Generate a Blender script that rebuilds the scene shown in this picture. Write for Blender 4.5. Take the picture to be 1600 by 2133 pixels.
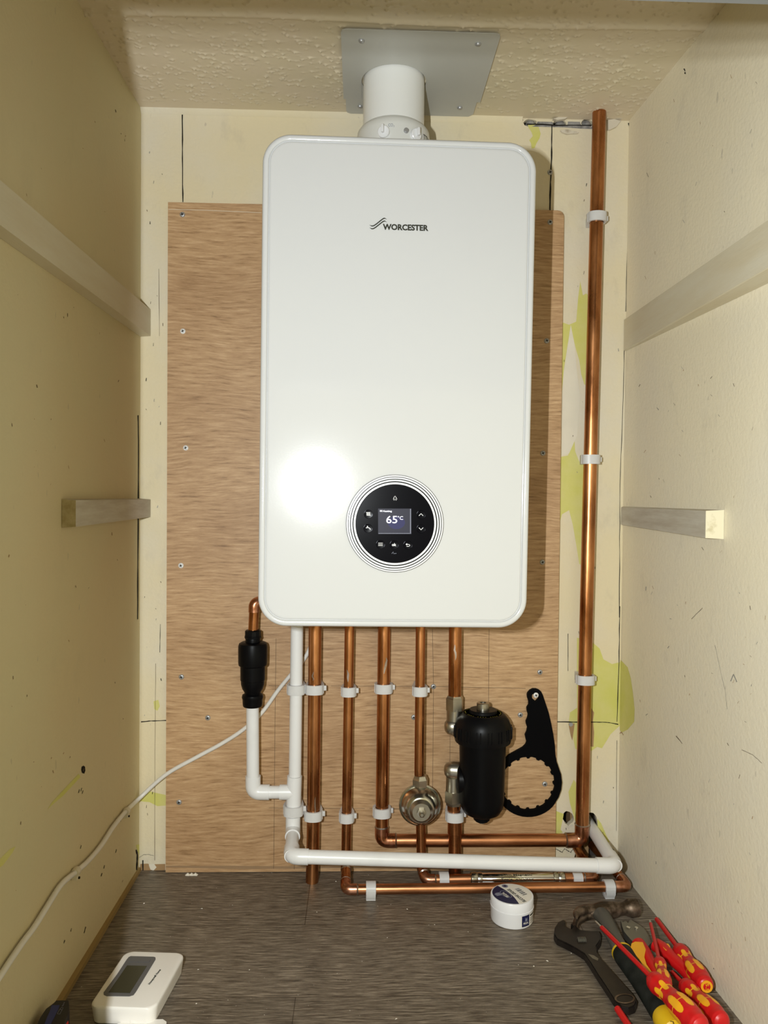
import bpy, bmesh, math, random
import numpy as np
from mathutils import Vector, Matrix
from mathutils.geometry import tessellate_polygon, delaunay_2d_cdt

random.seed(7)
for o in list(bpy.data.objects):
    bpy.data.objects.remove(o)
SC = bpy.context.scene
COL = SC.collection

# ------------------------------------------------------------------ camera
# world: x right, y into the back wall (wall plane y=0), z up, floor z=0, metres
F = 1602.0
CAM = Vector((0.0, -1.45992, 0.71288))
YAW, PIT, ROL = 0.03191, 0.01975, 0.00913
cy_, sy_, cp_, sp_ = math.cos(YAW), math.sin(YAW), math.cos(PIT), math.sin(PIT)
FW = Vector((sy_ * cp_, cy_ * cp_, -sp_))
r0 = Vector((cy_, -sy_, 0)); u0 = r0.cross(FW)
RT = math.cos(ROL) * r0 + math.sin(ROL) * u0
UP = -math.sin(ROL) * r0 + math.cos(ROL) * u0
cd = bpy.data.cameras.new('camera'); cam = bpy.data.objects.new('camera', cd); COL.objects.link(cam)
cam.matrix_world = Matrix((
    (RT.x, UP.x, -FW.x, CAM.x), (RT.y, UP.y, -FW.y, CAM.y), (RT.z, UP.z, -FW.z, CAM.z), (0, 0, 0, 1)))
cd.sensor_fit = 'HORIZONTAL'; cd.sensor_width = 36.0; cd.lens = 36.0 * F / 1600.0
cd.clip_start = 0.02
SC.camera = cam

def at(px, py, X=None, Y=None, Z=None):
    """point of the place seen at a pixel of the photograph, on a plane of known x, y or z"""
    d = FW + RT * ((px - 800) / F) - UP * ((py - 1066.5) / F)
    if X is not None: t = (X - CAM.x) / d.x
    elif Y is not None: t = (Y - CAM.y) / d.y
    else: t = (Z - CAM.z) / d.z
    return CAM + d * t

# ------------------------------------------------------------------ light
w = bpy.data.worlds.new('world'); SC.world = w; w.use_nodes = True
bg = w.node_tree.nodes['Background']
bg.inputs[0].default_value = (1.0, 0.87, 0.44, 1); bg.inputs[1].default_value = 0.74
LAMP = Vector((-0.128, -1.46, 0.744))
for i, dz in enumerate((0.0155, 0.0019, -0.0136)):
    l = bpy.data.lights.new('lamp', 'POINT'); l.energy = 18.3; l.shadow_soft_size = 0.004
    l.color = (0.93, 0.98, 1.0)
    lo = bpy.data.objects.new('lamp', l); COL.objects.link(lo); lo.location = LAMP + Vector((0, 0, dz))
SC.view_settings.view_transform = 'Standard'; SC.view_settings.look = 'None'
SC.view_settings.exposure = 0.0; SC.view_settings.gamma = 1.0
SC.view_settings.use_curve_mapping = False

# ------------------------------------------------------------------ materials
def srgb(r, g, b):
    f = lambda c: (c / 255 / 12.92) if c <= 10 else ((c / 255 + 0.055) / 1.055) ** 2.4
    return (f(r), f(g), f(b), 1)

def mat(name, col, rough=0.5, metal=0.0, col2=None, scale=8.0, stretch=(1, 1, 1), detail=4.0, lo=0.35, hi=0.65,
        bump=0.0, bscale=None, spec=0.5, coat=0.0, rough2=None, emit=None, estr=0.0, trans=0.0, aniso=0):
    m = bpy.data.materials.new(name); m.use_nodes = True
    nt = m.node_tree; N = nt.nodes; L = nt.links; b = N['Principled BSDF']
    b.inputs['Base Color'].default_value = col
    b.inputs['Roughness'].default_value = rough; b.inputs['Metallic'].default_value = metal
    b.inputs['Specular IOR Level'].default_value = spec
    b.inputs['Coat Weight'].default_value = coat; b.inputs['Coat Roughness'].default_value = 0.1
    b.inputs['Transmission Weight'].default_value = trans
    if emit: b.inputs['Emission Color'].default_value = emit; b.inputs['Emission Strength'].default_value = estr
    tc = N.new('ShaderNodeTexCoord'); mp = N.new('ShaderNodeMapping'); mp.inputs['Scale'].default_value = stretch
    L.new(tc.outputs['Object'], mp.inputs['Vector'])
    nz = N.new('ShaderNodeTexNoise'); nz.inputs['Scale'].default_value = scale; nz.inputs['Detail'].default_value = detail
    nz.inputs['Roughness'].default_value = 0.6
    L.new(mp.outputs[0], nz.inputs['Vector'])
    rp = N.new('ShaderNodeValToRGB'); rp.color_ramp.elements[0].position = lo; rp.color_ramp.elements[1].position = hi
    rp.color_ramp.elements[0].color = col; rp.color_ramp.elements[1].color = col2 or tuple(min(1, c * 1.06) for c in col[:3]) + (1,)
    L.new(nz.outputs['Fac'], rp.inputs['Fac']); L.new(rp.outputs['Color'], b.inputs['Base Color'])
    if rough2 is not None:
        mr = N.new('ShaderNodeMapRange'); mr.inputs['To Min'].default_value = rough; mr.inputs['To Max'].default_value = rough2
        mr.inputs['From Min'].default_value = lo; mr.inputs['From Max'].default_value = hi
        L.new(nz.outputs['Fac'], mr.inputs['Value']); L.new(mr.outputs[0], b.inputs['Roughness'])
    if bump:
        n2 = nz
        if bscale:
            n2 = N.new('ShaderNodeTexNoise'); n2.inputs['Scale'].default_value = bscale; n2.inputs['Detail'].default_value = 3
            L.new(mp.outputs[0], n2.inputs['Vector'])
        bp = N.new('ShaderNodeBump'); bp.inputs['Strength'].default_value = 0.5; bp.inputs['Distance'].default_value = bump
        L.new(n2.outputs['Fac'], bp.inputs['Height']); L.new(bp.outputs['Normal'], b.inputs['Normal'])
    return m

def wall_mat(name, base, grey, dirt, dirt_amt=0.25, dirt_lo=0.56, seed=0.0):
    """painted board: cream paint rubbed to a paler primer in soft areas, with faint scuffs"""
    m = mat(name, base, rough=0.62, col2=grey, scale=3.0, detail=5, lo=0.42, hi=0.72, bump=0.0012, bscale=160, spec=0.35)
    nt = m.node_tree; N = nt.nodes; L = nt.links; b = N['Principled BSDF']
    src = b.inputs['Base Color'].links[0].from_socket
    tc = N.new('ShaderNodeTexCoord'); mp = N.new('ShaderNodeMapping'); mp.inputs['Location'].default_value = (seed, seed * 2, 3)
    mp.inputs['Scale'].default_value = (1, 1, 0.55)
    L.new(tc.outputs['Object'], mp.inputs['Vector'])
    nz = N.new('ShaderNodeTexNoise'); nz.inputs['Scale'].default_value = 14; nz.inputs['Detail'].default_value = 9; nz.inputs['Roughness'].default_value = 0.7
    L.new(mp.outputs[0], nz.inputs['Vector'])
    mr = N.new('ShaderNodeMapRange'); mr.inputs['From Min'].default_value = dirt_lo; mr.inputs['From Max'].default_value = dirt_lo + 0.16
    mr.inputs['To Max'].default_value = dirt_amt
    L.new(nz.outputs['Fac'], mr.inputs['Value'])
    n3 = N.new('ShaderNodeTexNoise'); n3.inputs['Scale'].default_value = 70; n3.inputs['Detail'].default_value = 2
    mp3 = N.new('ShaderNodeMapping'); mp3.inputs['Scale'].default_value = (1, 1, 0.4); L.new(tc.outputs['Object'], mp3.inputs['Vector']); L.new(mp3.outputs[0], n3.inputs['Vector'])
    mr3 = N.new('ShaderNodeMapRange'); mr3.inputs['From Min'].default_value = 0.735; mr3.inputs['From Max'].default_value = 0.76; mr3.inputs['To Max'].default_value = 0.45
    L.new(n3.outputs['Fac'], mr3.inputs['Value'])
    mx = N.new('ShaderNodeMath'); mx.operation = 'MAXIMUM'; L.new(mr.outputs[0], mx.inputs[0]); L.new(mr3.outputs[0], mx.inputs[1])
    mix = N.new('ShaderNodeMixRGB'); mix.inputs['Color2'].default_value = dirt
    L.new(mx.outputs[0], mix.inputs['Fac']); L.new(src, mix.inputs['Color1']); L.new(mix.outputs[0], b.inputs['Base Color'])
    return m

def floor_mat():
    m = bpy.data.materials.new('grey_oak_vinyl'); m.use_nodes = True
    nt = m.node_tree; N = nt.nodes; L = nt.links; b = N['Principled BSDF']
    tc = N.new('ShaderNodeTexCoord')
    mp = N.new('ShaderNodeMapping'); mp.inputs['Scale'].default_value = (8.0, 105, 1); L.new(tc.outputs['Object'], mp.inputs['Vector'])
    wob = N.new('ShaderNodeTexNoise'); wob.inputs['Scale'].default_value = 5; wob.inputs['Detail'].default_value = 3
    L.new(tc.outputs['Object'], wob.inputs['Vector'])
    ad = N.new('ShaderNodeMixRGB'); ad.blend_type = 'ADD'; ad.inputs['Fac'].default_value = 1
    sc = N.new('ShaderNodeMixRGB'); sc.blend_type = 'MULTIPLY'; sc.inputs['Fac'].default_value = 1; sc.inputs['Color2'].default_value = (0, 3.0, 0, 1)
    L.new(wob.outputs['Color'], sc.inputs['Color1']); L.new(mp.outputs[0], ad.inputs['Color1']); L.new(sc.outputs[0], ad.inputs['Color2'])
    nz = N.new('ShaderNodeTexNoise'); nz.inputs['Scale'].default_value = 3.2; nz.inputs['Detail'].default_value = 10; nz.inputs['Roughness'].default_value = 0.72
    L.new(ad.outputs[0], nz.inputs['Vector'])
    rp = N.new('ShaderNodeValToRGB'); cr = rp.color_ramp
    cr.elements[0].position = 0.34; cr.elements[0].color = (0.032, 0.024, 0.016, 1)
    cr.elements[1].position = 0.66; cr.elements[1].color = (0.36, 0.30, 0.23, 1)
    e = cr.elements.new(0.45); e.color = (0.112, 0.088, 0.064, 1)
    e = cr.elements.new(0.54); e.color = (0.19, 0.155, 0.115, 1)
    L.new(nz.outputs['Fac'], rp.inputs['Fac'])
    br = N.new('ShaderNodeTexBrick'); br.inputs['Scale'].default_value = 1; br.inputs['Mortar Size'].default_value = 0.0007
    br.inputs['Brick Width'].default_value = 0.92; br.inputs['Row Height'].default_value = 0.185
    br.inputs['Color1'].default_value = (1, 1, 1, 1); br.inputs['Color2'].default_value = (0.78, 0.78, 0.78, 1); br.inputs['Mortar'].default_value = (0.35, 0.33, 0.3, 1)
    mb = N.new('ShaderNodeMapping'); mb.inputs['Location'].default_value = (0.545, 0.1913, 0); L.new(tc.outputs['Object'], mb.inputs['Vector']); L.new(mb.outputs[0], br.inputs['Vector'])
    mu = N.new('ShaderNodeMixRGB'); mu.blend_type = 'MULTIPLY'; mu.inputs['Fac'].default_value = 1
    L.new(rp.outputs[0], mu.inputs['Color1']); L.new(br.outputs['Color'], mu.inputs['Color2']); L.new(mu.outputs[0], b.inputs['Base Color'])
    b.inputs['Roughness'].default_value = 0.42
    bp = N.new('ShaderNodeBump'); bp.inputs['Strength'].default_value = 0.35; bp.inputs['Distance'].default_value = 0.001
    L.new(nz.outputs['Fac'], bp.inputs['Height']); L.new(bp.outputs[0], b.inputs['Normal'])
    return m

def ply_mat():
    m = bpy.data.materials.new('plywood_veneer'); m.use_nodes = True
    nt = m.node_tree; N = nt.nodes; L = nt.links; b = N['Principled BSDF']
    tc = N.new('ShaderNodeTexCoord')
    mp = N.new('ShaderNodeMapping'); mp.inputs['Scale'].default_value = (5.0, 1, 58); L.new(tc.outputs['Object'], mp.inputs['Vector'])
    wob = N.new('ShaderNodeTexNoise'); wob.inputs['Scale'].default_value = 5; wob.inputs['Detail'].default_value = 2; L.new(tc.outputs['Object'], wob.inputs['Vector'])
    sc = N.new('ShaderNodeMixRGB'); sc.blend_type = 'MULTIPLY'; sc.inputs['Fac'].default_value = 1; sc.inputs['Color2'].default_value = (0, 0, 1.6, 1)
    ad = N.new('ShaderNodeMixRGB'); ad.blend_type = 'ADD'; ad.inputs['Fac'].default_value = 1
    L.new(wob.outputs['Color'], sc.inputs['Color1']); L.new(mp.outputs[0], ad.inputs['Color1']); L.new(sc.outputs[0], ad.inputs['Color2'])
    nz = N.new('ShaderNodeTexNoise'); nz.inputs['Scale'].default_value = 4; nz.inputs['Detail'].default_value = 9; nz.inputs['Roughness'].default_value = 0.68
    L.new(ad.outputs[0], nz.inputs['Vector'])
    rp = N.new('ShaderNodeValToRGB'); cr = rp.color_ramp
    cr.elements[0].position = 0.30; cr.elements[0].color = (0.23, 0.125, 0.052, 1)
    cr.elements[1].position = 0.70; cr.elements[1].color = (0.68, 0.47, 0.27, 1)
    e = cr.elements.new(0.44); e.color = (0.45, 0.275, 0.135, 1)
    e = cr.elements.new(0.56); e.color = (0.545, 0.35, 0.185, 1)
    L.new(nz.outputs['Fac'], rp.inputs['Fac'])
    n2 = N.new('ShaderNodeTexNoise'); n2.inputs['Scale'].default_value = 2.5; n2.inputs['Detail'].default_value = 3
    m2 = N.new('ShaderNodeMapping'); m2.inputs['Scale'].default_value = (1, 1, 2.5); L.new(tc.outputs['Object'], m2.inputs['Vector']); L.new(m2.outputs[0], n2.inputs['Vector'])
    r2 = N.new('ShaderNodeValToRGB'); r2.color_ramp.elements[0].position = 0.35; r2.color_ramp.elements[1].position = 0.65
    r2.color_ramp.elements[0].color = (0.86, 0.82, 0.78, 1); r2.color_ramp.elements[1].color = (1.05, 1.05, 1.05, 1)
    L.new(n2.outputs['Fac'], r2.inputs['Fac'])
    mu = N.new('ShaderNodeMixRGB'); mu.blend_type = 'MULTIPLY'; mu.inputs['Fac'].default_value = 1
    L.new(rp.outputs[0], mu.inputs['Color1']); L.new(r2.outputs[0], mu.inputs['Color2']); L.new(mu.outputs[0], b.inputs['Base Color'])
    b.inputs['Roughness'].default_value = 0.55
    bp = N.new('ShaderNodeBump'); bp.inputs['Strength'].default_value = 0.3; bp.inputs['Distance'].default_value = 0.0006
    L.new(nz.outputs['Fac'], bp.inputs['Height']); L.new(bp.outputs[0], b.inputs['Normal'])
    return m

CREAM = (0.69, 0.62, 0.43, 1)
M = dict(
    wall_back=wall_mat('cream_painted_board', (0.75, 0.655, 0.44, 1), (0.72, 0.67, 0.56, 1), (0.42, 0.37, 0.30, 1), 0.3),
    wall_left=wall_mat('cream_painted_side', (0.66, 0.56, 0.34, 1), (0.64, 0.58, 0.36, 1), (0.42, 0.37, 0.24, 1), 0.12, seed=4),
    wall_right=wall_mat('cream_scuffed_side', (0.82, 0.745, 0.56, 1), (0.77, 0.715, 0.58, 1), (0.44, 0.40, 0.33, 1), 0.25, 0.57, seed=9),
    ceiling=mat('textured_ceiling_paint', (0.66, 0.58, 0.40, 1), 0.5, col2=(0.70, 0.60, 0.46, 1), scale=3, spec=0.4),
    floor=floor_mat(), ply=ply_mat(),
    ply_edge=mat('plywood_edge', (0.30, 0.19, 0.10, 1), 0.7, scale=40),
    yellow=mat('lime_yellow_old_paint', (0.62, 0.60, 0.15, 1), 0.7, col2=(0.66, 0.62, 0.22, 1), scale=20, bump=0.0005, bscale=200),
    palecream=mat('pale_primer', (0.73, 0.675, 0.55, 1), 0.7, scale=25),
    brown=mat('bare_brown_board', (0.36, 0.22, 0.10, 1), 0.8, scale=30),
    crack=mat('dark_crack', (0.02, 0.017, 0.013, 1), 0.9, spec=0.1),
    pencil=mat('pencil_line', (0.13, 0.085, 0.05, 1), 0.7, spec=0.2),
    cavity_shade=mat('painted_cavity_shade', (0.05, 0.04, 0.035, 1), 0.9),
    cement_and_shade=mat('grey_cement_and_shade', (0.15, 0.145, 0.14, 1), 0.8, col2=(0.36, 0.35, 0.33, 1), scale=60, bump=0.001, bscale=150),
    plaster=mat('broken_plaster', (0.66, 0.60, 0.48, 1), 0.8, col2=(0.45, 0.38, 0.28, 1), scale=50, lo=0.55, hi=0.7, bump=0.001, bscale=120),
    batten=mat('painted_batten', (0.62, 0.55, 0.39, 1), 0.55, col2=(0.66, 0.61, 0.47, 1), scale=5, stretch=(6, 1, 6), bump=0.0005, bscale=40),
    batten_raw=mat('thinly_painted_batten', (0.58, 0.55, 0.47, 1), 0.6, col2=(0.47, 0.42, 0.34, 1), scale=9, stretch=(10, 1.2, 10), bump=0.0008),
    endgrain=mat('mdf_end_grain', (0.50, 0.42, 0.24, 1), 0.8, col2=(0.36, 0.29, 0.14, 1), scale=70),
    endpale=mat('cream_end_grain', (0.80, 0.74, 0.55, 1), 0.7, col2=(0.62, 0.55, 0.36, 1), scale=60, lo=.55, hi=.7),
    frame_grey=mat('grey_frame', (0.09, 0.09, 0.085, 1), 0.6),
    enamel=mat('white_enamel', (0.60, 0.605, 0.605, 1), 0.115, col2=(0.61, 0.615, 0.61, 1), scale=2, bump=0.00004, bscale=350, spec=0.36),
    white_gloss=mat('white_gloss_plastic', (0.80, 0.80, 0.80, 1), 0.22, scale=2),
    flue=mat('white_flue_paint', (0.78, 0.78, 0.75, 1), 0.32, scale=3),
    flue_collar=mat('off_white_plastic', (0.70, 0.70, 0.66, 1), 0.4, scale=3),
    flashing=mat('grey_painted_steel', (0.47, 0.47, 0.43, 1), 0.38, col2=(0.50, 0.50, 0.46, 1), scale=4),
    logo=mat('charcoal_print', (0.035, 0.035, 0.025, 1), 0.5, spec=0.2),
    black_glass=mat('black_glass', (0.002, 0.002, 0.004, 1), 0.2, scale=2, spec=0.06),
    black_line=mat('black_groove', (0.006, 0.006, 0.006, 1), 0.5, spec=0.05),
    screen=mat('lit_grey_screen', (0.012, 0.012, 0.016, 1), 0.35, emit=(0.036, 0.036, 0.050, 1), estr=1.0, spec=.08),
    screen_blue=mat('lit_blue_glow', (0.012, 0.012, 0.03, 1), 0.35, emit=(0.036, 0.036, 0.10, 1), estr=1.0, spec=.08),
    glow_white=mat('lit_white_mark', (0.8, 0.8, 0.85, 1), 0.5, emit=(0.85, 0.88, 1, 1), estr=0.9),
    icon=mat('white_print_icon', (0.7, 0.7, 0.7, 1), 0.5, emit=(0.8, 0.8, 0.75, 1), estr=0.35),
    copper=mat('tarnished_copper', (0.24, 0.080, 0.026, 1), 0.22, 1.0, col2=(0.74, 0.34, 0.14, 1), scale=26, stretch=(1, 1, 0.3), detail=8, lo=.3, hi=.72, rough2=0.38, bump=0.0004, bscale=50),
    copper_flat=mat('tarnished_copper_run', (0.32, 0.12, 0.045, 1), 0.24, 1.0, col2=(0.72, 0.34, 0.17, 1), scale=24, stretch=(0.3, 1, 1), detail=8, lo=.32, hi=.72, rough2=0.42, bump=0.0004, bscale=50),
    copper_bright=mat('soldered_copper', (0.36, 0.14, 0.06, 1), 0.26, 1.0, col2=(0.70, 0.36, 0.24, 1), scale=50, detail=6, lo=.4, hi=.7, rough2=0.4, bump=0.0003, bscale=90),
    solder=mat('grey_solder', (0.45, 0.38, 0.34, 1), 0.35, 1.0, scale=90),
    pvc=mat('white_pvc', (0.80, 0.80, 0.80, 1), 0.32, col2=(0.73, 0.73, 0.72, 1), scale=9, lo=.55, hi=.75, spec=0.5),
    clip=mat('translucent_white_nylon', (0.62, 0.61, 0.60, 1), 0.38, col2=(0.66, 0.66, 0.66, 1), scale=30),
    black_plastic=mat('matt_black_plastic', (0.004, 0.004, 0.0045, 1), 0.36, scale=20, spec=0.12),
    black_mould=mat('black_moulded_body', (0.003, 0.003, 0.0035, 1), 0.38, scale=20, spec=0.10),
    wrench_black=mat('flat_black_plastic', (0.002, 0.002, 0.0025, 1), 0.6, spec=0.05),
    nickel=mat('nickel_plated_brass', (0.50, 0.47, 0.40, 1), 0.28, 1.0, col2=(0.40, 0.37, 0.30, 1), scale=40, rough2=.4),
    steel=mat('zinc_steel', (0.60, 0.60, 0.56, 1), 0.22, 1.0, col2=(0.45, 0.43, 0.36, 1), scale=25),
    brass=mat('dull_brass', (0.45, 0.33, 0.17, 1), 0.35, 1.0, scale=30),
    screw=mat('zinc_screw', (0.42, 0.42, 0.42, 1), 0.42, 0.55, scale=30),
    screw_white=mat('white_screw_head', (0.8, 0.8, 0.78, 1), 0.35, scale=30),
    yellow_text=mat('yellow_print', (0.30, 0.26, 0.04, 1), 0.5, spec=.2),
    chrome=mat('mirror_chrome', (0.80, 0.80, 0.76, 1), 0.10, 1.0, scale=20),
    tub=mat('white_tub_plastic', (0.80, 0.80, 0.82, 1), 0.3, scale=4),
    label_paper=mat('cream_label', (0.78, 0.74, 0.66, 1), 0.5, scale=4),
    navy=mat('navy_print', (0.008, 0.010, 0.055, 1), 0.4, scale=4),
    grey_print=mat('grey_blue_print', (0.20, 0.21, 0.28, 1), 0.5, scale=4),
    stat_white=mat('thermostat_white', (0.80, 0.77, 0.72, 1), 0.32, scale=4),
    stat_grey=mat('thermostat_grey', (0.10, 0.10, 0.105, 1), 0.4, scale=4),
    lcd=mat('dark_green_lcd', (0.028, 0.028, 0.016, 1), 0.25, scale=4),
    rust=mat('worn_rusty_steel', (0.055, 0.038, 0.024, 1), 0.38, 0.75, col2=(0.30, 0.22, 0.16, 1), scale=38, detail=8, lo=.42, hi=.68, rough2=.55, bump=0.0006, bscale=90),
    neck=mat('scratched_grey_steel', (0.115, 0.11, 0.095, 1), 0.4, 0.5, col2=(0.30, 0.29, 0.25, 1), scale=40, stretch=(1, .3, 1), lo=.5, hi=.75, rough2=.3),
    grip=mat('black_green_rubber', (0.009, 0.011, 0.009, 1), 0.6, spec=.15, col2=(0.02, 0.023, 0.02, 1), scale=50, bump=0.0004, bscale=200),
    tool_yellow=mat('yellow_rubber', (0.72, 0.46, 0.01, 1), 0.45, scale=20, bump=.0004, bscale=80),
    red=mat('red_insulation', (0.55, 0.006, 0.008, 1), 0.38, scale=20),
    amber=mat('amber_insulation', (0.85, 0.40, 0.012, 1), 0.42, scale=20),
    dark_steel=mat('black_oxide_steel', (0.012, 0.009, 0.008, 1), 0.4, 0.3, col2=(0.022, 0.017, 0.014, 1), scale=40),
    plier_steel=mat('ground_plier_steel', (0.22, 0.21, 0.18, 1), 0.4, 0.8, scale=40),
    case_black=mat('black_case_plastic', (0.006, 0.006, 0.009, 1), 0.45, scale=20),
    case_blue=mat('dark_blue_case_plastic', (0.018, 0.03, 0.16, 1), 0.45, scale=20),
    crumb=mat('plaster_crumbs', (0.75, 0.70, 0.60, 1), 0.8, scale=20),
    trimwood=mat('bare_trim_edge', (0.30, 0.20, 0.07, 1), 0.7, scale=30),
    cable=mat('white_cable_sheath', (0.74, 0.72, 0.67, 1), 0.35, scale=30),
    clip_cream=mat('cream_cable_clip', (0.66, 0.60, 0.46, 1), 0.45, scale=30),
)

# ------------------------------------------------------------------ mesh builder
_tc = {}
def text_geo(s, bold=0.0):
    k = (s, bold)
    if k not in _tc:
        c = bpy.data.curves.new('t', 'FONT'); c.body = s; c.offset = bold; c.resolution_u = 3
        o = bpy.data.objects.new('t', c); COL.objects.link(o)
        dg = bpy.context.evaluated_depsgraph_get(); dg.update()
        me = bpy.data.meshes.new_from_object(o.evaluated_get(dg))
        vs = [v.co.copy() for v in me.vertices]; fs = [tuple(p.vertices) for p in me.polygons]
        bpy.data.objects.remove(o); bpy.data.curves.remove(c); bpy.data.meshes.remove(me)
        x0 = min(v.x for v in vs); x1 = max(v.x for v in vs); y0 = min(v.y for v in vs); y1 = max(v.y for v in vs)
        _tc[k] = ([((v.x - x0) / (x1 - x0), (v.y - y0) / (y1 - y0)) for v in vs], fs)
    return _tc[k]

class B:
    def __init__(s): s.v = []; s.f = []; s.mi = []; s.mats = []; s.cur = 0
    def m(s, name):
        mt = M[name]
        if mt not in s.mats: s.mats.append(mt)
        s.cur = s.mats.index(mt); return s
    def add(s, vs, fs, mis=None):
        n = len(s.v); s.v += [Vector(a) for a in vs]
        for i, f in enumerate(fs):
            s.f.append(tuple(n + a for a in f)); s.mi.append(s.cur if mis is None else mis[i])
        return s
    def box(s, a, b, T=None, bev=0.0):
        a = Vector(a); b = Vector(b)
        lo = Vector((min(a.x, b.x), min(a.y, b.y), min(a.z, b.z))); hi = Vector((max(a.x, b.x), max(a.y, b.y), max(a.z, b.z)))
        bm = bmesh.new(); bmesh.ops.create_cube(bm, size=1)
        for v in bm.verts: v.co = Vector([(lo[i] + hi[i]) / 2 + v.co[i] * (hi[i] - lo[i]) for i in range(3)])
        if bev: bmesh.ops.bevel(bm, geom=list(bm.edges), offset=bev, segments=3, profile=0.5, affect='EDGES')
        if T is not None:
            for v in bm.verts: v.co = T @ v.co
        bm.verts.index_update()
        s.add([v.co.copy() for v in bm.verts], [[v.index for v in f.verts] for f in bm.faces]); bm.free(); return s
    def tube(s, pts, r, n=20, cap=True, sq=1.0, side=None):
        pts = [Vector(p) for p in pts]; rs = r if isinstance(r, (list, tuple)) else [r] * len(pts)
        t0 = (pts[1] - pts[0]).normalized()
        ref = Vector(side) if side is not None else (Vector((0, 0, 1)) if abs(t0.z) < .9 else Vector((1, 0, 0)))
        u = (ref - t0 * ref.dot(t0)).normalized(); vs = []; fs = []
        for i, p in enumerate(pts):
            if i == 0: t = t0
            elif i == len(pts) - 1: t = (pts[i] - pts[i - 1]).normalized()
            else: t = ((pts[i + 1] - p).normalized() + (p - pts[i - 1]).normalized()).normalized()
            u = (u - t * u.dot(t)).normalized(); b = t.cross(u)
            for k in range(n):
                a = 2 * math.pi * k / n
                vs.append(p + (u * math.cos(a) * sq + b * math.sin(a)) * rs[i])
        for i in range(len(pts) - 1):
            for k in range(n):
                k2 = (k + 1) % n
                fs.append((i * n + k, i * n + k2, (i + 1) * n + k2, (i + 1) * n + k))
        if cap:
            fs.append(tuple(range(n))[::-1]); fs.append(tuple((len(pts) - 1) * n + k for k in range(n)))
        return s.add(vs, fs)
    def lathe(s, prof, o, ax=(0, 0, 1), n=40, ref=None, matfn=None, hexa=False):
        o = Vector(o); ax = Vector(ax).normalized()
        rf = Vector(ref) if ref is not None else (Vector((1, 0, 0)) if abs(ax.x) < .9 else Vector((0, 0, 1)))
        u = (rf - ax * rf.dot(ax)).normalized(); w_ = ax.cross(u); vs = []; fs = []; mis = []
        for r, h in prof:
            for k in range(n):
                a = 2 * math.pi * k / n
                vs.append(o + ax * h + (u * math.cos(a) + w_ * math.sin(a)) * r)
        for i in range(len(prof) - 1):
            for k in range(n):
                k2 = (k + 1) % n
                fs.append((i * n + k, i * n + k2, (i + 1) * n + k2, (i + 1) * n + k))
                if matfn:
                    h = (prof[i][1] + prof[i + 1][1]) / 2; mis.append(matfn(h, (k + .5) / n))
        if prof[0][0] > 1e-5: fs.append(tuple(range(n))[::-1]); mis.append(s.cur)
        if prof[-1][0] > 1e-5: fs.append(tuple((len(prof) - 1) * n + k for k in range(n))); mis.append(s.cur)
        return s.add(vs, fs, mis if matfn else None)
    def prism(s, outer, fn, t0, t1, holes=(), sides=True, back=True):
        """polygon (a,b) list with holes; fn(a,b,t) -> point"""
        loops = [list(outer)] + [list(h) for h in holes]
        flat = [p for l in loops for p in l]
        tris = tessellate_polygon([[Vector((a, b, 0)) for a, b in l] for l in loops])
        n = len(flat); vs = [fn(a, b, t0) for a, b in flat] + [fn(a, b, t1) for a, b in flat]
        fs = [tuple(t) for t in tris]
        if back: fs += [tuple(n + i for i in reversed(t)) for t in tris]
        if sides:
            k = 0
            for l in loops:
                m = len(l)
                for i in range(m): fs.append((k + i, k + (i + 1) % m, n + k + (i + 1) % m, n + k + i))
                k += m
        return s.add(vs, fs)
    def flat(s, outer, fn): return s.prism(outer, lambda a, b, t: fn(a, b), 0, 0, sides=False, back=False)
    def text(s, t, fn, bold=0.0):
        g, fs = text_geo(t, bold); return s.add([fn(a, b) for a, b in g], fs)
    def line(s, pts, wd, fn):
        """thin stroke on a surface; pts 2D, fn maps to 3D"""
        P = [Vector(p) for p in pts]; vs = []; fs = []
        for i, p in enumerate(P):
            a = P[max(0, i - 1)]; b = P[min(len(P) - 1, i + 1)]; t = (b - a).normalized(); nn = Vector((-t.y, t.x))
            ww = wd[i] if isinstance(wd, (list, tuple)) else wd
            vs += [fn(*(p + nn * ww / 2)), fn(*(p - nn * ww / 2))]
        for i in range(len(P) - 1): fs.append((2 * i, 2 * i + 1, 2 * i + 3, 2 * i + 2))
        return s.add(vs, fs)
    def obj(s, name, parent=None, ang=35, T=None, flatshade=False):
        off = Vector((0, 0, 0)) if parent is None else world_loc(parent)
        me = bpy.data.meshes.new(name)
        if parent is None:
            pass
        me.from_pydata([v - off for v in s.v], [], s.f)
        for mt in s.mats: me.materials.append(mt)
        me.polygons.foreach_set('material_index', s.mi)
        bm = bmesh.new(); bm.from_mesh(me)
        bmesh.ops.remove_doubles(bm, verts=bm.verts, dist=1e-7)
        bmesh.ops.recalc_face_normals(bm, faces=bm.faces); bm.to_mesh(me); bm.free()
        me.polygons.foreach_set('use_smooth', [not flatshade] * len(me.polygons))
        if not flatshade: me.set_sharp_from_angle(angle=math.radians(ang))
        me.update()
        o = bpy.data.objects.new(name, me); COL.objects.link(o)
        if parent is not None: o.parent = parent
        return o

def world_loc(o):
    l = Vector(o.location)
    while o.parent: o = o.parent; l += Vector(o.location)
    return l

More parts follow.
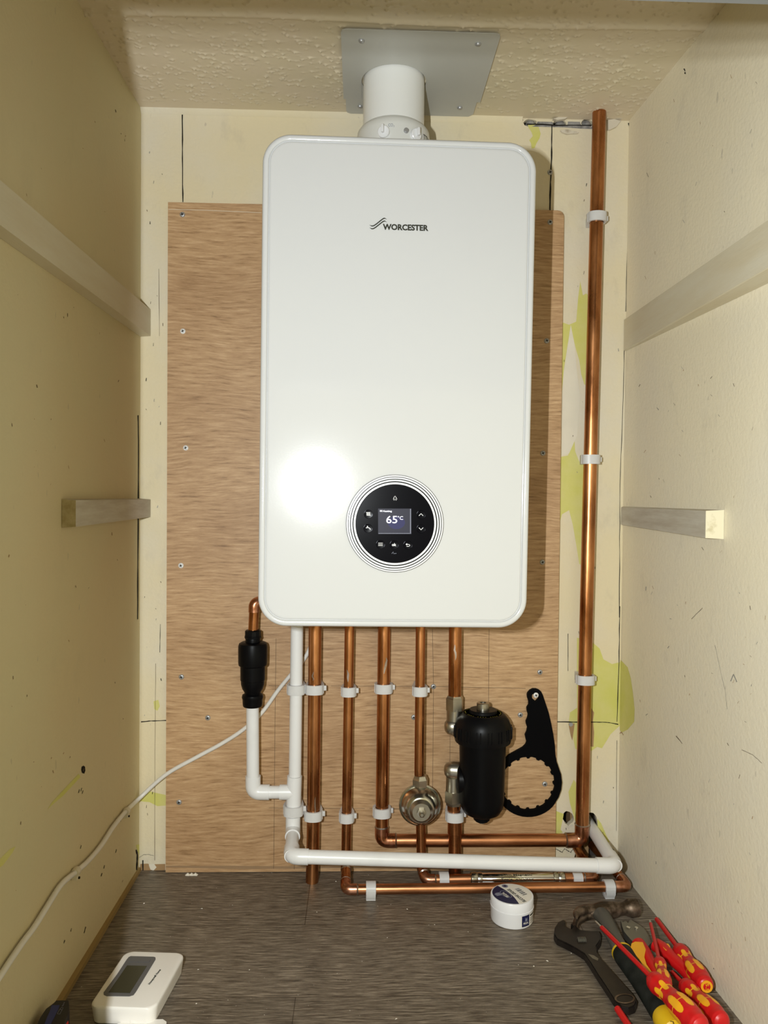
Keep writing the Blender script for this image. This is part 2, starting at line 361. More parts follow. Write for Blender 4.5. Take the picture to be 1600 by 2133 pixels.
def tag(o, label, cat, group=None, kind=None):
    o['label'] = label
    if cat: o['category'] = cat
    if group: o['group'] = group
    if kind: o['kind'] = kind
    return o
def thing(name, label, cat, loc=(0, 0, 0), group=None):
    o = bpy.data.objects.new(name, None); COL.objects.link(o); o.location = loc; o.empty_display_size = .02
    return tag(o, label, cat, group)
def struct(b, name, **k):
    o = b.obj(name, **k); o['kind'] = 'structure'; return o
def copy_tree(o, parent=None):
    c = o.copy(); COL.objects.link(c); c.parent = parent
    for ch in list(o.children): copy_tree(ch, c)
    return c
def arc_path(pts, rad, n=8):
    """polyline with rounded corners"""
    P = [Vector(p) for p in pts]; out = [P[0]]
    for i in range(1, len(P) - 1):
        a = (P[i - 1] - P[i]); b = (P[i + 1] - P[i]); r = min(rad, a.length * .49, b.length * .49)
        p0 = P[i] + a.normalized() * r; p1 = P[i] + b.normalized() * r
        for k in range(n + 1):
            t = k / n; out.append(p0 * (1 - t) ** 2 + P[i] * 2 * t * (1 - t) + p1 * t * t)
    out.append(P[-1]); return out
def rrect(x0, y0, x1, y1, r, n=8):
    out = []
    for cx, cy, a0 in ((x1 - r, y1 - r, 0), (x0 + r, y1 - r, 90), (x0 + r, y0 + r, 180), (x1 - r, y0 + r, 270)):
        for k in range(n + 1):
            a = math.radians(a0 + 90 * k / n); out.append((cx + r * math.cos(a), cy + r * math.sin(a)))
    return out
def circ(cx, cy, r, n=32, ry=None, a0=0, jit=0):
    ry = r if ry is None else ry; out = []
    for k in range(n):
        j = 1 + random.uniform(-jit, jit)
        out.append((cx + r * j * math.cos(a0 + 2 * math.pi * k / n), cy + ry * j * math.sin(a0 + 2 * math.pi * k / n)))
    return out
def pxs(pts, ox, oy, s): return [(ox + a / s, oy + b / s) for a, b in pts]

# ================================================================== SETTING
L0, R0, C0 = -0.41246, 0.50526, 1.4310
LS, RS = 0.0105, 0.04995
YF = -1.05                                   # front of the cupboard
xL = lambda y: L0 + LS * y
xR = lambda y: R0 - RS * y
onback = lambda px, py: (lambda p: (p.x, p.z))(at(px, py, Y=0))
bk = lambda off: (lambda a, b: Vector((a, -off, b)))
bpx = lambda off: (lambda px, py: at(px, py, Y=-off))

# --- back wall, with a ragged opening bottom right and four small holes
notch = pxs([(400, 1345), (415, 1110), (440, 1010), (500, 930), (560, 860), (640, 750), (655, 600), (660, 420), (668, 300), (715, 288), (765, 298), (800, 335),
             (825, 375), (835, 430), (852, 490), (868, 600), (900, 680), (945, 745), (985, 820), (1040, 880), (1085, 930), (1135, 965), (1175, 1030), (1205, 1090)], 1150, 1660, 8.889)
notch = [onback(*p) for p in notch]
notch[0] = (notch[0][0], 0.0)
def hole(px, py, rx, ry, n=18, jit=.08):
    out = []
    for k in range(n):
        a = 2 * math.pi * k / n; j = 1 + random.uniform(-jit, jit)
        out.append(onback(px + rx * j * math.cos(a), py + ry * j * math.sin(a)))
    return out
h_left = [onback(*p) for p in pxs([(265, 262), (320, 275), (370, 310), (400, 370), (405, 430), (380, 470), (330, 505), (300, 540), (280, 510), (245, 495), (222, 440), (190, 400), (205, 320), (235, 280)], 1150, 1660, 8.889)]
holes = [hole(1104, 256, 14, 8), hole(1166, 257, 14, 8), hole(1223, 257, 12, 8.5), h_left]
outer = [(L0, 0)] + notch + [(R0 + .002, notch[-1][1] - .004), (R0 + .002, C0), (L0, C0)]
b = B().m('wall_back').prism(outer, lambda a, c, t: Vector((a, t, c)), 0.0, 0.012, holes=holes)
# marks, cracks and old paint that belong to the wall surface
def patch(b, m, pts, off=0.0002, ox=0, oy=0, s=1.0):
    b.m(m).flat([onback(*p) for p in pxs(pts, ox, oy, s)], bk(off))
patch(b, 'yellow', [(395, 210), (440, 205), (485, 220), (505, 290), (495, 330), (470, 370), (455, 410), (430, 415), (425, 370), (410, 345), (440, 310), (430, 280), (405, 240)], .0003, 1000, 206, 4)
patch(b, 'yellow', [(305, 440), (318, 510), (335, 500), (352, 520), (350, 960), (325, 950), (310, 900), (300, 830), (285, 780), (265, 700), (245, 740), (225, 870), (215, 980), (205, 980), (208, 640), (250, 655), (285, 640), (295, 520)], .0003, 1080, 400, 2.369)
patch(b, 'yellow', [(275, 1200), (280, 1280), (300, 1330), (335, 1330), (335, 1850), (300, 1835), (285, 1740), (268, 1640), (250, 1570), (215, 1590), (195, 1660), (193, 1310), (245, 1300)], .0003, 1080, 400, 2.369)
patch(b, 'yellow', [(375, 240), (480, 275), (520, 310), (545, 380), (600, 410), (660, 395), (660, 795), (590, 860), (560, 910), (535, 950), (505, 940), (470, 965), (365, 955), (350, 880), (320, 800), (330, 720), (375, 690)], .0003, 1080, 1250, 3.077)
patch(b, 'yellow', [(355, 1150), (375, 1180), (370, 1440), (330, 1300), (320, 1230)], .0003, 1080, 1250, 3.077)
patch(b, 'yellow', [(238, 1350), (290, 1370), (285, 1400), (270, 1470), (285, 1490), (238, 1500)], .0003, 1080, 1250, 3.077)
patch(b, 'yellow', [(505, 1400), (530, 1430), (560, 1500), (585, 1550), (560, 1560), (530, 1510), (508, 1450)], .0003, 1080, 1250, 3.077)
patch(b, 'yellow', [(870, 1120), (905, 1080), (950, 1062), (1070, 1088), (1070, 1150), (1000, 1155), (950, 1130), (900, 1125)], .0003, 0, 1300, 3.047)
patch(b, 'yellow', [(975, 490), (1005, 480), (1015, 520), (1000, 550), (980, 540)], .0003, 0, 1300, 3.047)
patch(b, 'palecream', [(258, 655), (275, 740), (290, 900), (305, 1010), (290, 1200), (250, 1290), (215, 1300), (222, 900)], .0004, 1080, 400, 2.369)
patch(b, 'brown', [(320, 790), (360, 790), (355, 830), (345, 900), (335, 870), (325, 820)], .0006, 1080, 1250, 3.077)
patch(b, 'brown', [(465, 690), (485, 720), (478, 770), (485, 850), (480, 940), (455, 935), (455, 700)], .0006, 1080, 1250, 3.077)
patch(b, 'cement_and_shade', [(325, 785), (345, 785), (350, 800), (335, 812), (322, 800)], .0008, 1080, 1250, 3.077)
patch(b, 'plaster', [(240, 520), (300, 535), (375, 500), (385, 540), (330, 560), (310, 600), (285, 570)], .0006, 1150, 1660, 8.889)
patch(b, 'brown', [(420, 795), (540, 790), (590, 805), (660, 800), (835, 795), (835, 960), (400, 960)], .0003, 240, 1700, 8)
patch(b, 'palecream', [(560, 800), (650, 795), (690, 850), (640, 905), (590, 890), (570, 840)], .0005, 240, 1700, 8)
# torn slit by the ceiling on the right; its grey shadow painted as strips
patch(b, 'cement_and_shade', [(470, 215), (610, 222), (730, 222), (840, 224), (940, 232), (940, 252), (860, 250), (700, 238), (520, 234), (430, 232)], .0004, 1000, 206, 4)
patch(b, 'cement_and_shade', [(478, 190), (604, 192), (612, 222), (470, 218)], .0004, 1000, 206, 4)
patch(b, 'cement_and_shade', [(732, 190), (832, 192), (845, 224), (728, 222)], .0004, 1000, 206, 4)
patch(b, 'crack', [(380, 195), (520, 196), (640, 205), (930, 205), (930, 214), (760, 212), (640, 216), (500, 206), (390, 206)], .0007, 1000, 209, 4)
def crack(b, pts, wd=1.6, ox=0, oy=0, s=1.0, m='crack', jit=0.6, fn=None, n=5, off=.0009):
    P = pxs(pts, ox, oy, s); Q = []
    for i in range(len(P) - 1):
        for k in range(n):
            t = k / n; Q.append((P[i][0] * (1 - t) + P[i + 1][0] * t + random.uniform(-jit, jit), P[i][1] * (1 - t) + P[i + 1][1] * t + random.uniform(-jit, jit)))
    Q.append(P[-1])
    W = [wd * random.uniform(.6, 1.25) for _ in Q]
    b.m(m).line(Q, W, fn or bpx(off))
crack(b, [(380, 233), (380, 330), (381, 421)], 2.6, jit=.3)
crack(b, [(331, 560), (332, 700)], .8, jit=.2, m='pencil')
crack(b, [(1150, 262), (1149, 330), (1147, 380), (1146, 446)], 2.8, jit=.4)
crack(b, [(1245, 220), (1258, 300), (1262, 380), (1258, 520), (1246, 620)], 2.6, 1000 - 1000, 200 - 200, 1) if False else None
crack(b, [(1240, 230), (1262, 300), (1262, 400), (1252, 560), (1246, 700), (1240, 1000)], 2.4, 1000, 200, 1e9) if False else None
crack(b, pxs([(1240, 225), (1262, 300), (1262, 420), (1252, 600), (1246, 720)], 1000, 200, 4), 2.8, jit=.4)
crack(b, pxs([(1246, 720), (1240, 860), (1236, 1040)], 1000, 200, 4), 1.4, jit=.3)
crack(b, pxs([(547, 20), (540, 220), (530, 590)], 1080, 400, 2.369), 1.4, jit=.5)
crack(b, pxs([(523, 750), (518, 1000), (503, 1380), (500, 1700), (498, 2100)], 1080, 400, 2.369), 1.2, jit=.5)
crack(b, pxs([(650, 40), (645, 400), (632, 780)], 1080, 1250, 3.077), 1.6, jit=.3)
crack(b, pxs([(632, 900), (628, 1480)], 1080, 1250, 3.077), .9, jit=.4)
crack(b, pxs([(240, 780), (380, 782)], 1080, 1250, 3.077), 2.0, jit=.2)
crack(b, pxs([(460, 782), (560, 783), (610, 790), (640, 797)], 1080, 1250, 3.077), 2.0, jit=.2)
crack(b, pxs([(318, 215), (318, 455)], 1080, 1250, 3.077), 1.0, jit=.1)
crack(b, pxs([(895, 620), (960, 615), (1055, 612)], 0, 1300, 3.047), 2.0, jit=.2)
crack(b, pxs([(988, 250), (984, 800), (982, 1500)], 0, 1300, 3.047), .7, jit=.2, m='pencil')
crack(b, pxs([(1018, 0), (1014, 180)], 0, 1300, 3.047), 1.0, jit=.1)
crack(b, [(1014, 247), (1050, 248), (1090, 250)], 1.4, jit=.3)
crack(b, pxs([(460, 735), (462, 915)], 240, 1700, 8), 2.4, jit=.1)
crack(b, pxs([(400, 690), (480, 640), (560, 640), (640, 660)], 240, 1700, 8), .7, jit=.3)
for _ in range(46):       # chips and specks
    x = random.choice([random.uniform(300, 345), random.uniform(1175, 1290)]); y = random.uniform(300, 1780)
    crack(b, [(x, y), (x + random.uniform(-1.5, 1.5), y + random.uniform(1.5, 7))], random.uniform(.6, 1.6), n=1, jit=.1, m=random.choice(['crack', 'pencil', 'cement_and_shade']))
for k in range(8): crack(b, pxs([(60 + 40 * k, 960 + 22 * (k % 4)), (120 + 40 * k, 955 + 26 * ((k + 1) % 4))], 1150, 1660, 8.889), 1.0, jit=.3)
struct(b, 'wall_back', flatshade=True)
# box added behind the boards to block light, shade painted in its colour
b = B().m('cavity_shade').box((L0 - .02, .075, -.04), (R0 + .06, .085, C0 + .02))
b.box((L0 - .02, .0125, -.04), (R0 + .06, .08, -.03)); b.box((L0 - .02, .0125, C0 + .01), (R0 + .06, .08, C0 + .02))
b.box((L0 - .03, .0125, -.04), (L0 - .02, .08, C0 + .02)); b.box((R0 + .05, .0125, -.04), (R0 + .06, .08, C0 + .02))
o = struct(b, 'cavity_light_block')
b = B().m('brown').box((.42, .03, 0), (.44, .06, .14)).box((.452, .045, .0), (.462, .06, .2))
b.tube([(.405, .02, -.02), (.43, .05, .09)], .006)
struct(b, 'trim_5')

# --- left wall
def side_prism(b, x, th, pts=None):
    z1 = C0 + .01
    y1 = .012
    a = [Vector((x(YF), YF, -.01)), Vector((x(y1), y1, -.01)), Vector((x(y1), y1, z1)), Vector((x(YF), YF, z1))]
    c = [v + Vector((th, 0, 0)) for v in a]
    b.add(a + c, [(0, 1, 2, 3), (7, 6, 5, 4), (0, 4, 5, 1), (1, 5, 6, 2), (2, 6, 7, 3), (3, 7, 4, 0)])
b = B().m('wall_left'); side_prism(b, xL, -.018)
lpx = lambda off: (lambda px, py: at(px, py, X=L0 + .0 + off) if False else _side(px, py, -1, off))
def _side(px, py, sgn, off):
    x0, k = (L0, LS) if sgn < 0 else (R0, -RS)
    d = FW + RT * ((px - 800) / F) - UP * ((py - 1066.5) / F)
    # plane x = x0 + k*y -+ off
    xo = x0 + (off if sgn < 0 else -off)
    t = (xo + k * CAM.y - CAM.x) / (d.x - k * d.y)
    return CAM + d * t
rpx = lambda off: (lambda px, py: _side(px, py, 1, off))
b.m('crack').flat(pxs([(519, 905), (530, 898), (540, 905), (542, 930), (535, 950), (522, 945), (516, 925)], 0, 1300, 3.047), lpx(.0004))
b.m('crack').flat(pxs([(535, 1515), (548, 1510), (552, 1530), (540, 1545), (533, 1535)], 0, 1300, 3.047), lpx(.0004))
crack(b, [(288, 865), (289, 930), (288, 1100), (287, 1290)], 2.2, fn=lpx(.0006), jit=.2)
crack(b, pxs([(350, 560), (372, 650), (360, 900)], 240, 1700, 8), 3.0, fn=lpx(.0006), jit=.2)
for _ in range(60):
    x = random.uniform(10, 270); y = random.uniform(150, 2000)
    crack(b, [(x, y), (x + random.uniform(-2, 2), y + random.uniform(1, 7))], random.uniform(.5, 1.3), n=1, jit=.1, fn=lpx(.0005), m=random.choice(['pencil', 'brown']))
for p in [(520, 1040), (505, 1050), (528, 1055), (545, 1920), (540, 1940), (455, 1930), (412, 2005), (648, 1580), (665, 1530), (740, 1430), (517, 1405)]:
    x, y = pxs([p], 0, 1300, 3.047)[0]
    crack(b, [(x, y), (x - 2, y + 7)], 1.2, n=2, jit=.2, fn=lpx(.0005))
b.m('yellow').flat(pxs([(500, 950), (512, 970), (400, 1090), (330, 1150), (300, 1180), (330, 1130)], 0, 1300, 3.047), lpx(.0003))
b.m('yellow').flat(pxs([(0, 1490), (60, 1430), (100, 1410), (80, 1450), (20, 1530), (0, 1545)], 0, 1300, 3.047), lpx(.0003))
b.m('yellow').flat(pxs([(345, 480), (400, 470), (425, 600), (400, 650), (380, 600), (365, 560)], 240, 1700, 8), lpx(.0003))
struct(b, 'wall_left', flatshade=True)

# --- right wall
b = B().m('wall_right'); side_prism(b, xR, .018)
b.m('yellow').flat(pxs([(652, 380), (700, 430), (720, 500), (735, 600), (745, 700), (742, 780), (700, 830), (660, 850), (650, 830)], 1080, 1250, 3.077), rpx(.0003))
crack(b, pxs([(1260, 290), (1290, 430), (1325, 580), (1338, 700)], 1080, 1250, 3.077), .5, fn=rpx(.0006), jit=.3, m='cement_and_shade')
crack(b, pxs([(1360, 520), (1378, 475), (1400, 525)], 1080, 1250, 3.077), 1.6, fn=rpx(.0006), jit=.1, m='cement_and_shade')
crack(b, pxs([(1430, 960), (1500, 990), (1560, 1045)], 1080, 1250, 3.077), .8, fn=rpx(.0006), jit=.3, m='pencil')
crack(b, pxs([(1110, 120), (1180, 50)], 1080, 1250, 3.077), .8, fn=rpx(.0006), jit=.3, m='pencil')
crack(b, pxs([(1010, 870), (1050, 920)], 1080, 1250, 3.077), 1.2, fn=rpx(.0006), jit=.3, m='pencil')
crack(b, pxs([(650, 855), (660, 845), (672, 865)], 1080, 1250, 3.077), 1.6, fn=rpx(.0006), jit=.3, m='brown')
crack(b, pxs([(870, 0), (800, 40), (762, 60), (730, 100)], 1390, 40, 1) if False else [(1425, 143), (1427, 148)], 2.5, fn=rpx(.0006), jit=.1)
crack(b, [(1427, 150), (1427, 154)], 2.5, fn=rpx(.0006), jit=.1)
for _ in range(150):
    x = random.uniform(1330, 1595); y = random.uniform(150, 2050)
    crack(b, [(x, y), (x + random.uniform(-4, 4), y + random.uniform(1, 9))], random.uniform(.4, 1.1), n=1, jit=.1, fn=rpx(.0005), m=random.choice(['pencil', 'cement_and_shade', 'palecream', 'brown', 'palecream']))
struct(b, 'wall_right', flatshade=True)

# --- floor
b = B().m('floor').box((-.60, -1.5, -.02), (.75, .014, 0))
b.box((.38, .012, -.02), (R0 + .05, .075, -.012))
struct(b, 'floor')
o = B().m('trimwood').box((xL(-.5) - .002, -1.04, .0), (L0 + .0045, -.004, .0075)); struct(o, 'trim_3')

# --- textured ceiling (real stippled relief, hanging down from the plaster)
def ceiling():
    x0, x1, y0, y1 = L0 - .03, R0 + .07, YF, .012
    st = .0021; nx = int((x1 - x0) / st); ny = int((y1 - y0) / st)
    X = np.linspace(x0, x1, nx); Y = np.linspace(y0, y1, ny); H = np.zeros((ny, nx))
    rng = np.random.default_rng(3)
    H += .0004 * np.sin(X * 37 + 1)[None, :] * np.sin(Y * 29)[:, None]
    def blob(cx, cy, sx, sy, h, ang):
        R_ = 3 * max(sx, sy); i0 = max(0, int((cy - R_ - y0) / st)); i1 = min(ny, int((cy + R_ - y0) / st) + 2)
        j0 = max(0, int((cx - R_ - x0) / st)); j1 = min(nx, int((cx + R_ - x0) / st) + 2)
        if i0 >= i1 or j0 >= j1: return
        dx = X[j0:j1][None, :] - cx; dy = Y[i0:i1][:, None] - cy
        u = dx * math.cos(ang) + dy * math.sin(ang); v = -dx * math.sin(ang) + dy * math.cos(ang)
        g = h * np.exp(-(u / sx) ** 2 - (v / sy) ** 2)
        H[i0:i1, j0:j1] = np.maximum(H[i0:i1, j0:j1], g) + .25 * np.minimum(H[i0:i1, j0:j1], g)
    for _ in range(5200):
        cx = rng.uniform(x0, x1); cy = rng.uniform(y0 + .1, -.022)
        a = rng.normal(0, .5); h = rng.uniform(.0010, .0040)
        blob(cx, cy, .0018, .0018, h, 0)
        blob(cx + math.cos(a) * .004, cy + math.sin(a) * .004, .0055, .0014, h * .28, a)
    for j in range(nx):          # long trowelled ridge running across
        yr = -.287 + .004 * math.sin(X[j] * 9)
        H[:, j] += .0032 * np.exp(-((Y - yr) / .006) ** 2) + .0018 / (1 + np.exp((Y - yr) / .004))
    V = [(X[j], Y[i], C0 - H[i, j]) for i in range(ny) for j in range(nx)]
    Fc = [(i * nx + j, i * nx + j + 1, (i + 1) * nx + j + 1, (i + 1) * nx + j) for i in range(ny - 1) for j in range(nx - 1)]
    me = bpy.data.meshes.new('ceiling'); me.from_pydata(V, [], Fc); me.materials.append(M['ceiling'])
    me.flip_normals(); me.polygons.foreach_set('use_smooth', [True] * len(me.polygons)); me.update()
    o = bpy.data.objects.new('ceiling', me); COL.objects.link(o); o['kind'] = 'structure'
    b = B().m('ceiling').box((x0, YF, C0 + .003), (x1, .012, C0 + .02)); o2 = b.obj('ceiling_slab'); o2['kind'] = 'structure'
    o2.name = 'ceiling_back'
ceiling()
# narrow painted fillet where ceiling and back wall meet
b = B().m('wall_back').prism([(0, 0), (-.007, 0), (-.0015, -.009), (0, -.010)], lambda a, c, t: Vector((t, a, C0 + c)), L0, at(1088, 240, Y=0).x)
struct(b, 'trim_4')

# --- door frame: header above and jamb on the left, just outside the view
b = B().m('frame_grey').box((-.46, -1.082, .978), (.60, -1.05, 1.46)); struct(b, 'trim_1')
b = B().m('frame_grey').box((-.46, -1.082, 0.001), (-.2085, -1.05, .978)); struct(b, 'trim_2')

# ================================================================== BATTENS
def batten(name, label, sgn, y0, y1, z0, z1, th, mat_, endm, taper=0):
    f = xL if sgn < 0 else xR
    FX = (lambda y: .5012 - .012 * (-y)) if sgn > 0 else None
    b = B().m(mat_); s = -sgn
    def P(y, z, d):
        if FX and d > .001: return Vector((FX(y), y, z))
        return Vector((f(y) + s * d, y, z))
    vs = []
    for y in (y0, y1):
        zz0 = z0 + (taper if y == y1 else 0)
        vs += [P(y, zz0, .0004), P(y, z1, .0004), P(y, z1 - .0015, th), P(y, zz0 + .0015, th)]
    b.add(vs, [(0, 1, 5, 4), (1, 2, 6, 5), (2, 3, 7, 6), (3, 0, 4, 7), (4, 5, 6, 7)])
    b.m(endm).add(vs[:4], [(3, 2, 1, 0)])
    o = b.obj(name, flatshade=True); tag(o, label, 'batten'); return o
lf = at(274, 671, X=L0 + .018); lt = at(287, 625, X=L0 + .018)
batten('wooden_batten', 'long cream painted batten high on the left wall, seen receding', -1, -1.03, -.002, 1.008, lt.z + .004, .019, 'batten', 'endgrain')
batten('wooden_batten', 'short stub of batten with raw end on the left wall', -1, -.372, -.002, .6655, .7055, .020, 'batten_raw', 'endgrain', .004)
batten('wooden_batten', 'long cream painted batten high on the right wall', 1, -1.03, -.002, .995, 1.056, .019, 'batten', 'endpale')
batten('wooden_batten', 'short grey-white stub of batten on the right wall', 1, -.372, -.002, .6565, .6985, .018, 'batten_raw', 'endpale', .006)
LB = at(183, 1040, X=L0 + .018)

# ================================================================== PLYWOOD BOARD
PB = -.012
pl, pr, pt = -.35947, .38042, 1.25502
board = thing('plywood_board', 'tall reddish plywood backing board with screws and pencil lines behind the boiler', 'board', ((pl + pr) / 2, PB / 2, 0))
oc = [(pl, .0012), (pr, .0012), (pr, pt - .012)] + [(pr - .012 + .012 * math.cos(a), pt - .012 + .012 * math.sin(a)) for a in [math.pi / 8 * k for k in range(1, 5)]] + [(pl, pt)]
b = B().m('ply').prism(oc, lambda a, c, t: Vector((a, t, c)), PB, -.0006)
yp = bpx(-PB + .0003)
for pts in ([(575, 1330), (573, 1500), (570, 1810)], [(901, 1310), (903, 1430), (901, 1700)], [(1019, 1310), (1018, 1462)], [(690, 1429), (905, 1430), (1095, 1434)],
            [(610, 1429), (560, 1428)], [(938, 1500), (937, 1600)], [(770, 1684), (1060, 1687)], [(560, 1683), (760, 1684)], [(613, 1762), (613, 1811)]):
    b.m('pencil').line([Vector(p) for p in pts], .75, yp)
b.m('palecream').line([Vector(p) for p in [(351, 436), (430, 438), (545, 443)]], .8, yp)
for p in [(495, 448, 5), (880, 1602, 14), (520, 624, 9), (1100, 1665, 5), (620, 1810 - 30, 8), (372, 1792, 10), (358, 1792, 5)]:
    b.m('brown').line([Vector((p[0] - p[2], p[1])), Vector((p[0], p[1])), Vector((p[0] + p[2], p[1] + .5))], [.3, 2.2, .3], yp)
b.m('ply_edge').line([Vector((345.5, 1805)), Vector((500, 1807)), Vector((700, 1807)), Vector((1150, 1808))], [3, 7, 3, 6], yp)
b.obj('board', board, flatshade=True)

def screw_mesh(mt, r=.0050):
    b = B().m(mt).lathe([(.0, -.0022), (r * .55, -.0022), (r * .85, -.0016), (r, -.0006), (r, .0)], (0, 0, 0), (0, 1, 0), n=20)
    b.m('crack')
    for a in (0.4, 0.4 + math.pi / 2):
        c, s_ = math.cos(a), math.sin(a); w_ = .0007; l_ = r * .55
        b.add([Vector((c * l_ - s_ * w_, -.0024, s_ * l_ + c * w_)), Vector((c * l_ + s_ * w_, -.0024, s_ * l_ - c * w_)),
               Vector((-c * l_ + s_ * w_, -.0024, -s_ * l_ - c * w_)), Vector((-c * l_ - s_ * w_, -.0024, -s_ * l_ + c * w_))], [(0, 1, 2, 3)])
    b.m('wall_back' if False else mt)
    return b
sm = screw_mesh('screw').obj('screw').data; smw = screw_mesh('screw_white').obj('screw').data
for o in list(bpy.data.objects):
    if o.name.startswith('screw') and o.parent is None: bpy.data.objects.remove(o)
def screw(px, py, Y, parent, me=None, name='screw'):
    o = bpy.data.objects.new(name, me or sm); COL.objects.link(o)
    p = at(px, py, Y=Y)
    if parent: o.parent = parent; o.location = p - world_loc(parent)
    else: o.location = p
    return o
for px, py in [(380, 447), (378, 1410), (433, 1495), (373, 1671), (1146, 463), (1139, 710), (1131, 944), (1130, 1171), (1125, 1400), (1084, 1489), (1135, 1633), (903, 1430), (862, 1494)]:
    screw(px, py, PB, board)
for px, py in [(381, 690), (387, 933), (377, 1178)]: screw(px, py, PB, board, smw)
tag(screw(1146, 359, -.0002, None), 'small crosshead screw in the cracked wall beside the boiler top', 'screw')

# ================================================================== BOILER
BY = -.322
bTL, bTR, bBL, bBR = at(546.7, 275, Y=BY), at(1120, 296, Y=BY), at(536, 1305, Y=BY), at(1097.5, 1309.4, Y=BY)
BW, BH = .4045, .7225
def bf(a, c, d=0.0):
    """boiler front: a,c in metres from bottom-left; d forward of the front face"""
    u, v = a / BW, c / BH
    p = (bBL * (1 - u) + bBR * u) * (1 - v) + (bTL * (1 - u) + bTR * u) * v
    return p + Vector((0, -d, 0))
def bpix(px, py, d=.0):
    return at(px, py, Y=BY - d)
def bxz(px, py):          # pixel on the boiler face -> (x, z)
    p = at(px, py, Y=BY); return p.x, p.z
boiler = thing('boiler', 'large white wall-hung gas combi boiler with round black control display', 'boiler', ((bBL.x + bBR.x) / 2, -.17, bBL.z))
def loft(b, loops, cap0=True, cap1=True):
    n = len(loops[0]); vs = [p for l in loops for p in l]; fs = []
    for i in range(len(loops) - 1):
        for k in range(n): fs.append((i * n + k, i * n + (k + 1) % n, (i + 1) * n + (k + 1) % n, (i + 1) * n + k))
    if cap0: fs.append(tuple(range(n))[::-1])
    if cap1: fs.append(tuple((len(loops) - 1) * n + k for k in range(n)))
    b.add(vs, fs)
RC = .043
def loopb(ins, d): return [bf(a, c, d) for a, c in rrect(ins, ins, BW - ins, BH - ins, RC - ins, 14)]
# body casing behind the door
b = B().m('enamel'); loft(b, [loopb(.012, -.298), loopb(.008, -.29), loopb(.006, -.03), loopb(.006, -.0205)])
b.obj('casing', boiler)
b = B().m('enamel')
loft(b, [loopb(.004, -.020), loopb(.0008, -.0185), loopb(.0, -.015), loopb(.0, -.006), loopb(.0008, -.003), loopb(.0025, -.0008), loopb(.0048, .0), loopb(.0085, -.0001), loopb(.0092, -.0009), loopb(.0098, -.0032), loopb(.0106, -.0034), loopb(.0114, -.0016), loopb(.0124, -.0010), loopb(.0150, -.0010), loopb(.0200, -.0010)])
door = b.obj('front_panel', boiler, ang=60)
# underside details
b = B().m('stat_grey').box((bBL.x + .03, -.30, bBL.z + .004), (bBR.x - .03, -.02, bBL.z + .009)); b.obj('base_plate', boiler)
# logo
YL = .0012
b = B().m('logo')
def lg(u0, v0, u1, v1, px0, py0, px1, py1, slope=.011):
    return None
def box_text(b, s, px0, px1, py_top, py_bot, slope=0.0, bold=0.0, d=-.0004, Y=BY):
    def fn(u, v):
        x = px0 + (px1 - px0) * u; y = py_bot + (py_top - py_bot) * v + slope * (x - px0)
        return at(x, y, Y=Y - d)
    b.text(s, fn, bold)
box_text(b, 'WORCESTER', 797.5, 892.5, 466, 478.8, .027, .04)
for off in (0, 51):
    P = pxs([(268, 343 + off), (300, 362 + off), (335, 362 + off), (380, 335 + off), (430, 295 + off), (480, 255 + off), (520, 225 + off), (550, 217 + off), (582, 240 + off)], 740, 430, 8.889)
    Q = arc_path([(p[0], p[1], 0) for p in P], 3, 4)
    n = len(Q); W = [2.3 * min(1, .25 + 2.4 * math.sin(math.pi * i / (n - 1))) for i in range(n)]
    b.line([Vector((q.x, q.y)) for q in Q], W, lambda x, y: at(x, y, Y=BY + .0004))
b.obj('logo', boiler)
# control panel
cc = at(822.7, 1090.8, Y=BY); S = 1 / 8.66 / 1000 * 1.0
mm = .001
# metres per crop pixel from local camera scale
S = (at(923, 1091, Y=BY) - at(723, 1091, Y=BY)).x / 200 / 6.154
def cp(px, py, d): return at(700 + px / 6.154, 960 + py / 6.154, Y=BY - d)
ccx, ccz = cc.x, cc.z
def ring(b, r0_, r1_, d0, d1, n=96):
    b.lathe([(r0_ * S, d0), (r0_ * S, d1), (r1_ * S, d1), (r1_ * S, d0), (r0_ * S, d0)], (ccx, BY, ccz), (0, -1, 0), n)
b = B().m('white_gloss').lathe([(622 * S, -.001), (622 * S, .0006), (615 * S, .0012), (505 * S, .0014), (500 * S, -.001)], (ccx, BY, ccz), (0, -1, 0), 96)
b.m('black_line')
for r_, w_ in ((624, 6), (598, 8), (569, 11), (536, 14)): ring(b, r_ - w_ / 2, r_ + w_ / 2, .0009 if r_ < 620 else -.0005, .0018 if r_ < 620 else .0006)
panel = b.obj('control_panel', boiler)
panel_o = panel
b = B().m('black_glass').lathe([(503 * S, -.0005), (503 * S, .0020), (499 * S, .0025), (0.00002, .0025)], (ccx, BY, ccz), (0, -1, 0), 96)
b.obj('display_glass', panel)
D = .0027
b = B().m('screen').prism([(540, 612), (967, 612), (967, 937), (540, 937)], lambda a, c, t: cp(a, c, t), .0024, D)
b.m('screen_blue').flat(circ(775, 790, 110, 28, 85), lambda a, c: cp(a, c, D + .0001))
b.m('grey_print').line([Vector((955, 615)), Vector((955, 935))], 9, lambda a, c: cp(a, c, D + .0001))
b.m('grey_print').line([Vector((545, 930)), Vector((955, 930))], 6, lambda a, c: cp(a, c, D + .0001))
b.m('glow_white')
def ct(b, s, x0, x1, yt, yb, bold=0.0, d=D + .0002): b.text(s, lambda u, v: cp(x0 + (x1 - x0) * u, yb + (yt - yb) * v, d), bold)
ct(b, '65', 645, 785, 705, 800, .004); ct(b, '\u00b0C', 790, 860, 708, 755, .0); ct(b, 'Heating', 598, 716, 633, 662, .012)
for k in range(4): b.line([Vector((566 + 7 * k, 632)), Vector((566 + 7 * k, 652))], 4, lambda a, c: cp(a, c, D + .0002))
b.obj('screen', panel)
